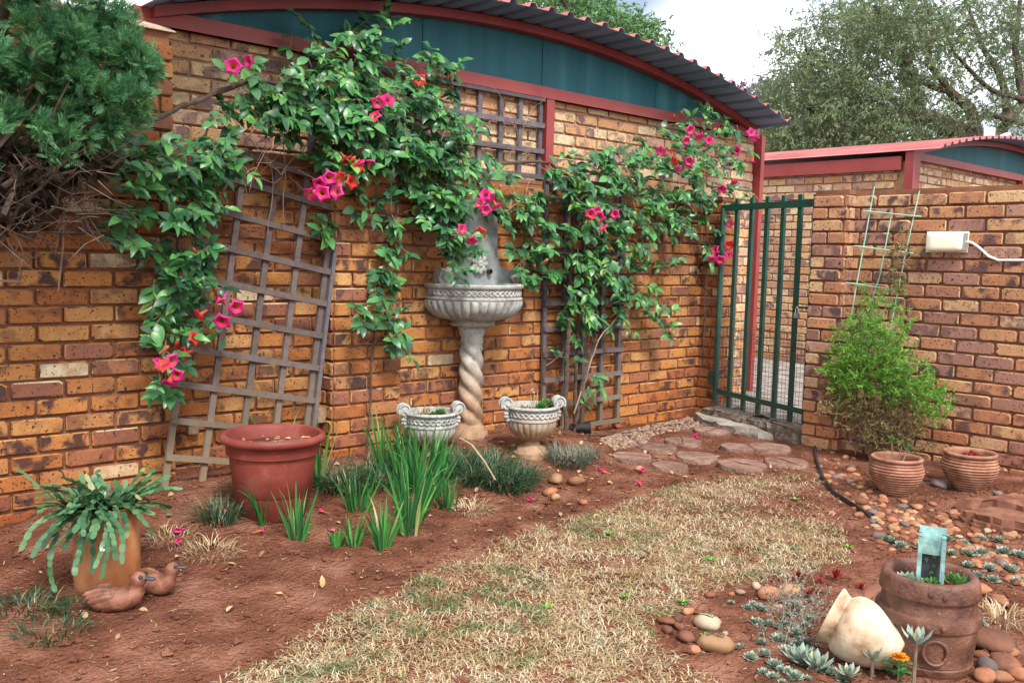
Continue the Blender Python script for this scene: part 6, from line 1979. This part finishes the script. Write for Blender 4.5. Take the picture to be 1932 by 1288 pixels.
# ------------------------------------------------------------------ conifer at upper left
def conifer():
    base = Vector((0.62, -0.62, 0.0))
    t = thing('conifer_shrub', 'dense blue-green conifer shrub with dead twigs beneath, upper left', 'shrub', base)
    SV, SF = [], []
    def strip(a, c, w_):
        a, c = Vector(a), Vector(c)
        s = (c - a).cross(Vector((0, 0, 1)))
        if s.length < 1e-6:
            s = Vector((1, 0, 0))
        s.normalize()
        o = len(SV)
        SV.extend([tuple(a - s * w_), tuple(a + s * w_), tuple(c + s * w_ * .5), tuple(c - s * w_ * .5)])
        SF.append((o, o + 1, o + 2, o + 3))
    strip((0, 0, 0), (0, 1, .0), .032)
    for k in range(6):
        y = .15 + .13 * k
        for s in (-1, 1):
            strip((0, y, 0), (s * (.40 - .045 * k), y + .26, .05), .030)
            strip((s * (.2 - .02 * k), y + .13, .02), (s * (.26 - .03 * k), y + .36, .10), .026)
    T = []
    blobs = [(60, 60, 110, 90, 330), (170, 90, 90, 70, 300), (230, 150, 55, 60, 240), (60, 180, 90, 70, 260), (150, 200, 80, 60, 240), (230, 215, 45, 40, 130), (20, 260, 60, 50, 120), (110, 260, 70, 40, 110), (180, 255, 50, 30, 70), (210, 50, 40, 40, 80), (60, -60, 130, 60, 260), (-80, 100, 80, 160, 360), (260, 130, 24, 40, 90), (60, -200, 130, 110, 420), (-120, -150, 100, 150, 300), (-100, 280, 80, 100, 200)]  # blobs above the view are added for their shade on the wall
    for (cx, cy, rx, ry, n) in blobs:
        for _ in range(max(2, n // 11)):
            a, r_ = rng.uniform(0, 6.3), math.sqrt(rng.random())
            c = wy(cx + math.cos(a) * rx * r_, cy + math.sin(a) * ry * r_, -.62 + rng.gauss(0, .12))
            cr_ = rng.uniform(.05, .085)
            main = (Vector((rng.uniform(-.5, .7), rng.uniform(-.9, .1), rng.uniform(-.1, 1)))).normalized()
            for _ in range(38):
                d = (main * .9 + rv(1)).normalized()
                p = c + d * cr_ * rng.uniform(.15, .75)
                T.append((p, orient((d + rv(.25)).normalized(), rv(1)), rng.uniform(.032, .062)))
    # unseen crown added above the view to shade the left wall
    for _ in range(95):
        v = rv(1)
        if v.length > 1:
            continue
        c = Vector((0.95 + v.x * 1.15, -1.15 + v.y * .75, 3.15 + v.z * .55))
        for _ in range(24):
            d = (Vector((0, 0, .4)) + rv(1)).normalized()
            T.append((c + d * rng.uniform(.03, .12), orient((d + rv(.3)).normalized(), rv(1)), rng.uniform(.09, .15)))
    V, F = inst(SV, SF, T)
    link('foliage', npmesh('foliage', V, F, MT['conifer'], False), t, 'stuff')
    MB().tube([Vector((.9, -.58, 1.7)), Vector((.95, -.8, 2.4)), Vector((.95, -1.1, 3.1)), Vector((1.3, -1.3, 3.4))], [.035, .03, .022, .01], 8).build('branch', MT['bark'], t)  # unseen limb holding up the added shading crown
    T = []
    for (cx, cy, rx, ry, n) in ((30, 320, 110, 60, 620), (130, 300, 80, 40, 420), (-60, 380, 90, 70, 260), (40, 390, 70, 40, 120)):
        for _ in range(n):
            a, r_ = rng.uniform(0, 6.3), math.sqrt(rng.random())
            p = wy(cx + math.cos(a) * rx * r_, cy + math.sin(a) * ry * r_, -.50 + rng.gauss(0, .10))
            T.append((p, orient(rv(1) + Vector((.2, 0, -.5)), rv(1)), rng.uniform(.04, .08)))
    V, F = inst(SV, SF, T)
    link('shade_foliage', npmesh('shade_foliage', V, F, MT['dead_shade'], False), t, 'stuff')  # dark sprays added to deepen the shade beneath the shrub
    MB().tube([base, Vector((.64, -.6, .6)), Vector((.75, -.58, 1.2)), Vector((.9, -.58, 1.7)), Vector((1.0, -.6, 2.2))], [.06, .055, .045, .035, .02], 9).build('trunk', MT['bark'], t)
    for i in range(16):
        p = wy(rng.uniform(-60, 60), rng.uniform(300, 460), -.58 + rng.gauss(0, .08))
        q = wy(rng.uniform(40, 260), rng.uniform(120, 330), -.6 + rng.gauss(0, .1))
        MB().tube([p, p.lerp(q, .4) + rv(.04), p.lerp(q, .75) + rv(.04), q], [.012, .009, .006, .003], 6).build('branch', MT['bark'], t)
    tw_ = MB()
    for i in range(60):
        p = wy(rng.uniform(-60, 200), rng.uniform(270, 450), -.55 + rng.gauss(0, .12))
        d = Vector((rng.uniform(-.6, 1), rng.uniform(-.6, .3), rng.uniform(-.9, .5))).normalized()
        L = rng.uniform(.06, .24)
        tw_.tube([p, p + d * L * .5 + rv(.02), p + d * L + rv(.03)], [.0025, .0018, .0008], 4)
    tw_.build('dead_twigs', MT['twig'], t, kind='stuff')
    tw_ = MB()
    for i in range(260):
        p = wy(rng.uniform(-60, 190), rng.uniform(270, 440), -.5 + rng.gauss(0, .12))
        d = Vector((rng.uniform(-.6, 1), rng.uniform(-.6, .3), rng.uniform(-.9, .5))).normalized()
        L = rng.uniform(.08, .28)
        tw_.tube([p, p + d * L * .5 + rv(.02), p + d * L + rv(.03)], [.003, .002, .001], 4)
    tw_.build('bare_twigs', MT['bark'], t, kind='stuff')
    for (a, c) in (((10, 500), (75, 482)), ((0, 530), (45, 533)), ((20, 480), (35, 455)), ((150, 310), (220, 345)), ((120, 400), (110, 550))):
        p, q = wy(*a, -.45), wy(*c, -.45)
        MB().tube([p, p.lerp(q, .5) + rv(.012), q], [.006, .005, .003], 6).build('dead_branch', MT['twig'], t)
conifer()

# ------------------------------------------------------------------ fallen flowers
for (x, y) in ((622, 973), (338, 1002), (318, 1028), (475, 1010), (405, 972), (1010, 945), (1145, 890), (1200, 890), (1210, 920), (1320, 828), (1385, 822), (1310, 825), (940, 915), (640, 1010), (1152, 897)):
    p = gp(x, y)
    d = Vector((rng.uniform(-1, 1), rng.uniform(-1, 1), .12)).normalized()
    o = bpy.data.objects.new('fallen_flower', FL)
    COL.objects.link(o)
    o.matrix_basis = tmat((p + Vector((0, 0, .014)), orient(d, (0, 0, 1)), (.62, .9, .30)))
    tag(o, 'wilted pink trumpet flower fallen on the soil or path', 'flower', 'fallen pink flowers')

# ------------------------------------------------------------------ fittings on the far roof
p = wy(1866, 262, .2)
t = thing('roof_box', 'small white box fixed on the far red roof ridge', 'box', p)
MB().box(p + Vector((0, 0, .03)), (.10, .10, .22)).build('housing', MT['white'], t, False)
MB().box(p + Vector((.10, 0, .04)), (.09, .06, .18)).build('bracket', MT['maroon'], t, False)
p = wy(1896, 268, .2)
t = thing('floodlight', 'grey floodlight on the far red roof beside the white box', 'floodlight', p)
MB().box(p + Vector((0, 0, .03)), (.24, .06, .15), Matrix.Rotation(R(-15), 3, 'Y')).build('housing', MT['white'], t, False)
MB().box(p + Vector((0, -.035, .03)), (.20, .012, .11), Matrix.Rotation(R(-15), 3, 'Y')).build('lens', MT['glass'], t, False)
MB().tube([p + Vector((0, .02, -.22)), p + Vector((0, .02, .02))], .015, 8).build('bracket', MT['black'], t)

# ------------------------------------------------------------------ trees beyond
def wd(px_, py_, depth):
    d = ray(px_, py_)
    return CAM + d * depth

def tree(name, label, base, depth, limbs, blobs, mat, leaf, twl, jit, per=14, droop=.5, group='trees beyond the walls'):
    """limbs: pixel polylines with radii at the tree's own distance, given real depth by scatter; leaves hang on drooping twigs"""
    t = thing(name, label, 'tree', base, group)
    tips = []
    for (pts, r0, r1) in limbs:
        off = rng.uniform(-jit, jit) * .5
        P = [wd(x, y, depth + off * i / max(1, len(pts) - 1)) for i, (x, y) in enumerate(pts)]
        if pts[0] == limbs[0][0][0] or r0 > .1:
            pass
        Q = []
        for i in range(len(P) - 1):
            for k in range(3):
                Q.append(P[i].lerp(P[i + 1], k / 3) + (rv(.03) if k else Vector((0, 0, 0))))
        Q.append(P[-1])
        MB().tube(Q, [r0 + (r1 - r0) * i / (len(Q) - 1) for i in range(len(Q))], 8).build('limb', MT['bark'], t)
        tips.append(Q)
    b = wd(*limbs[0][0][0], depth)
    MB().tube([Vector(base), Vector(base).lerp(b, .5) + Vector((.1, .1, 0)), b], [limbs[0][1] * 1.5, limbs[0][1] * 1.2, limbs[0][1]], 10).build('trunk', MT['bark'], t)
    T = []
    tw_ = MB()
    for (cx, cy, rx, ry, n) in blobs:
        for _ in range(n):
            a, r_ = rng.uniform(0, 6.3), math.sqrt(rng.random())
            p = wd(cx + math.cos(a) * rx * r_, cy + math.sin(a) * ry * r_, depth + rng.uniform(-jit, jit))
            ax = (Vector((rng.uniform(-1, 1), rng.uniform(-1, 1), rng.uniform(-droop, .6))) ).normalized()
            L = twl * rng.uniform(.5, 1.2)
            q = p + ax * L - Vector((0, 0, L * droop * .5))
            tw_.tube([p, q], [.006, .002], 3, caps=False)
            for k in range(per):
                c = p.lerp(q, (k + .5) / per) + rv(leaf * .5)
                T.append((c, orient((ax + rv(1.1)).normalized(), rv(1)), (leaf * rng.uniform(.22, .36), leaf * rng.uniform(.6, 1.25), 1)))
    V, F = inst([(-.5, 0, 0), (.5, 0, 0), (.5, .55, .08), (-.5, .55, .08), (.06, 1, 0), (-.06, 1, 0)], [(0, 1, 2, 3), (3, 2, 4, 5)], T)
    link('crown', npmesh('crown', V, F, mat, True), t, 'stuff')
    tw_.build('twigs', MT['bark'], t, kind='stuff')
    return t

bt_ = wd(1860, 300, 19)
tree('feathery_tree', 'large feathery grey-green tree with dark limbs behind the far garage', (bt_.x, bt_.y, 0), 19,
     [([(1860, 300), (1812, 255), (1760, 228), (1735, 218)], .22, .16), ([(1735, 218), (1728, 150), (1700, 95), (1672, 50), (1650, 10)], .13, .04), ([(1735, 218), (1690, 205), (1640, 225), (1580, 235), (1520, 200)], .12, .04), ([(1860, 300), (1830, 205), (1790, 170), (1740, 152), (1695, 158)], .14, .05), ([(1790, 170), (1750, 120), (1760, 60), (1745, 0)], .07, .03),
      ([(1860, 300), (1900, 230), (1890, 150), (1850, 80), (1820, 0)], .12, .03), ([(1900, 230), (1932, 190), (1915, 90), (1925, 0)], .12, .04), ([(1932, 190), (1870, 170), (1800, 100), (1770, 20)], .06, .02), ([(1580, 235), (1540, 150), (1520, 90)], .05, .02), ([(1812, 255), (1860, 215), (1932, 235)], .08, .05), ([(1640, 225), (1600, 150), (1560, 100)], .05, .02)],
     [(1500, 90, 36, 42, 60), (1480, 180, 50, 50, 150), (1540, 170, 70, 70, 260), (1600, 60, 60, 70, 180), (1660, 60, 80, 70, 260), (1720, 40, 80, 50, 160), (1600, 180, 80, 60, 260), (1680, 180, 80, 60, 220), (1560, 250, 110, 40, 300), (1680, 260, 90, 36, 200), (1790, 60, 60, 70, 90), (1860, 60, 70, 80, 110), (1920, 100, 50, 80, 90), (1850, 180, 70, 60, 90), (1780, 230, 60, 36, 70), (1460, 250, 40, 40, 110), (1900, 220, 40, 36, 40), (1740, 120, 50, 50, 80), (1540, 40, 30, 40, 24), (1950, -30, 120, 60, 120), (1700, -50, 160, 50, 160)],
     MT['tree_leaf'], .072, .8, 2.6, 13, .7)
bt2 = wd(1120, 200, 24)
tree('leafy_tree', 'bright green tree showing above the arched garage roof', (bt2.x, bt2.y, 0), 24,
     [([(1120, 160), (1110, 90), (1080, 30), (1050, -20)], .2, .05), ([(1110, 90), (1160, 50), (1210, 60)], .1, .03), ([(1160, 50), (1180, 70), (1240, 75)], .06, .02)],
     [(1000, -10, 110, 30, 170), (1090, 25, 60, 36, 140), (1150, 45, 50, 36, 120), (1200, 65, 36, 24, 70), (1245, 75, 18, 16, 14), (1120, 90, 80, 40, 120), (900, -30, 100, 30, 100)],
     MT['tree_leaf_bright'], .13, .7, 1.8, 11, .4)
bt3 = wd(1425, 300, 34)
tree('jacaranda_tree', 'purple flowering tree far behind the corner of the garage roof', (bt3.x, bt3.y, 0), 34,
     [([(1425, 290), (1425, 230), (1415, 190)], .2, .06), ([(1425, 230), (1440, 190), (1450, 170)], .1, .03)],
     [(1425, 190, 36, 30, 110), (1405, 175, 18, 18, 24), (1440, 220, 30, 30, 60)], MT['tree_purple'], .16, .8, 1.6, 10, .2)
bt4 = wd(1500, 330, 26)
tree('hedge_tree', 'low brownish green tree just above the far roof, left of the feathery tree', (bt4.x, bt4.y, 0), 26,
     [([(1480, 330), (1475, 290), (1460, 260)], .14, .05)],
     [(1440, 285, 40, 26, 100), (1500, 275, 60, 30, 130), (1580, 270, 60, 24, 90)], MT['tree_leaf'], .12, .7, 1.4, 10, .3)
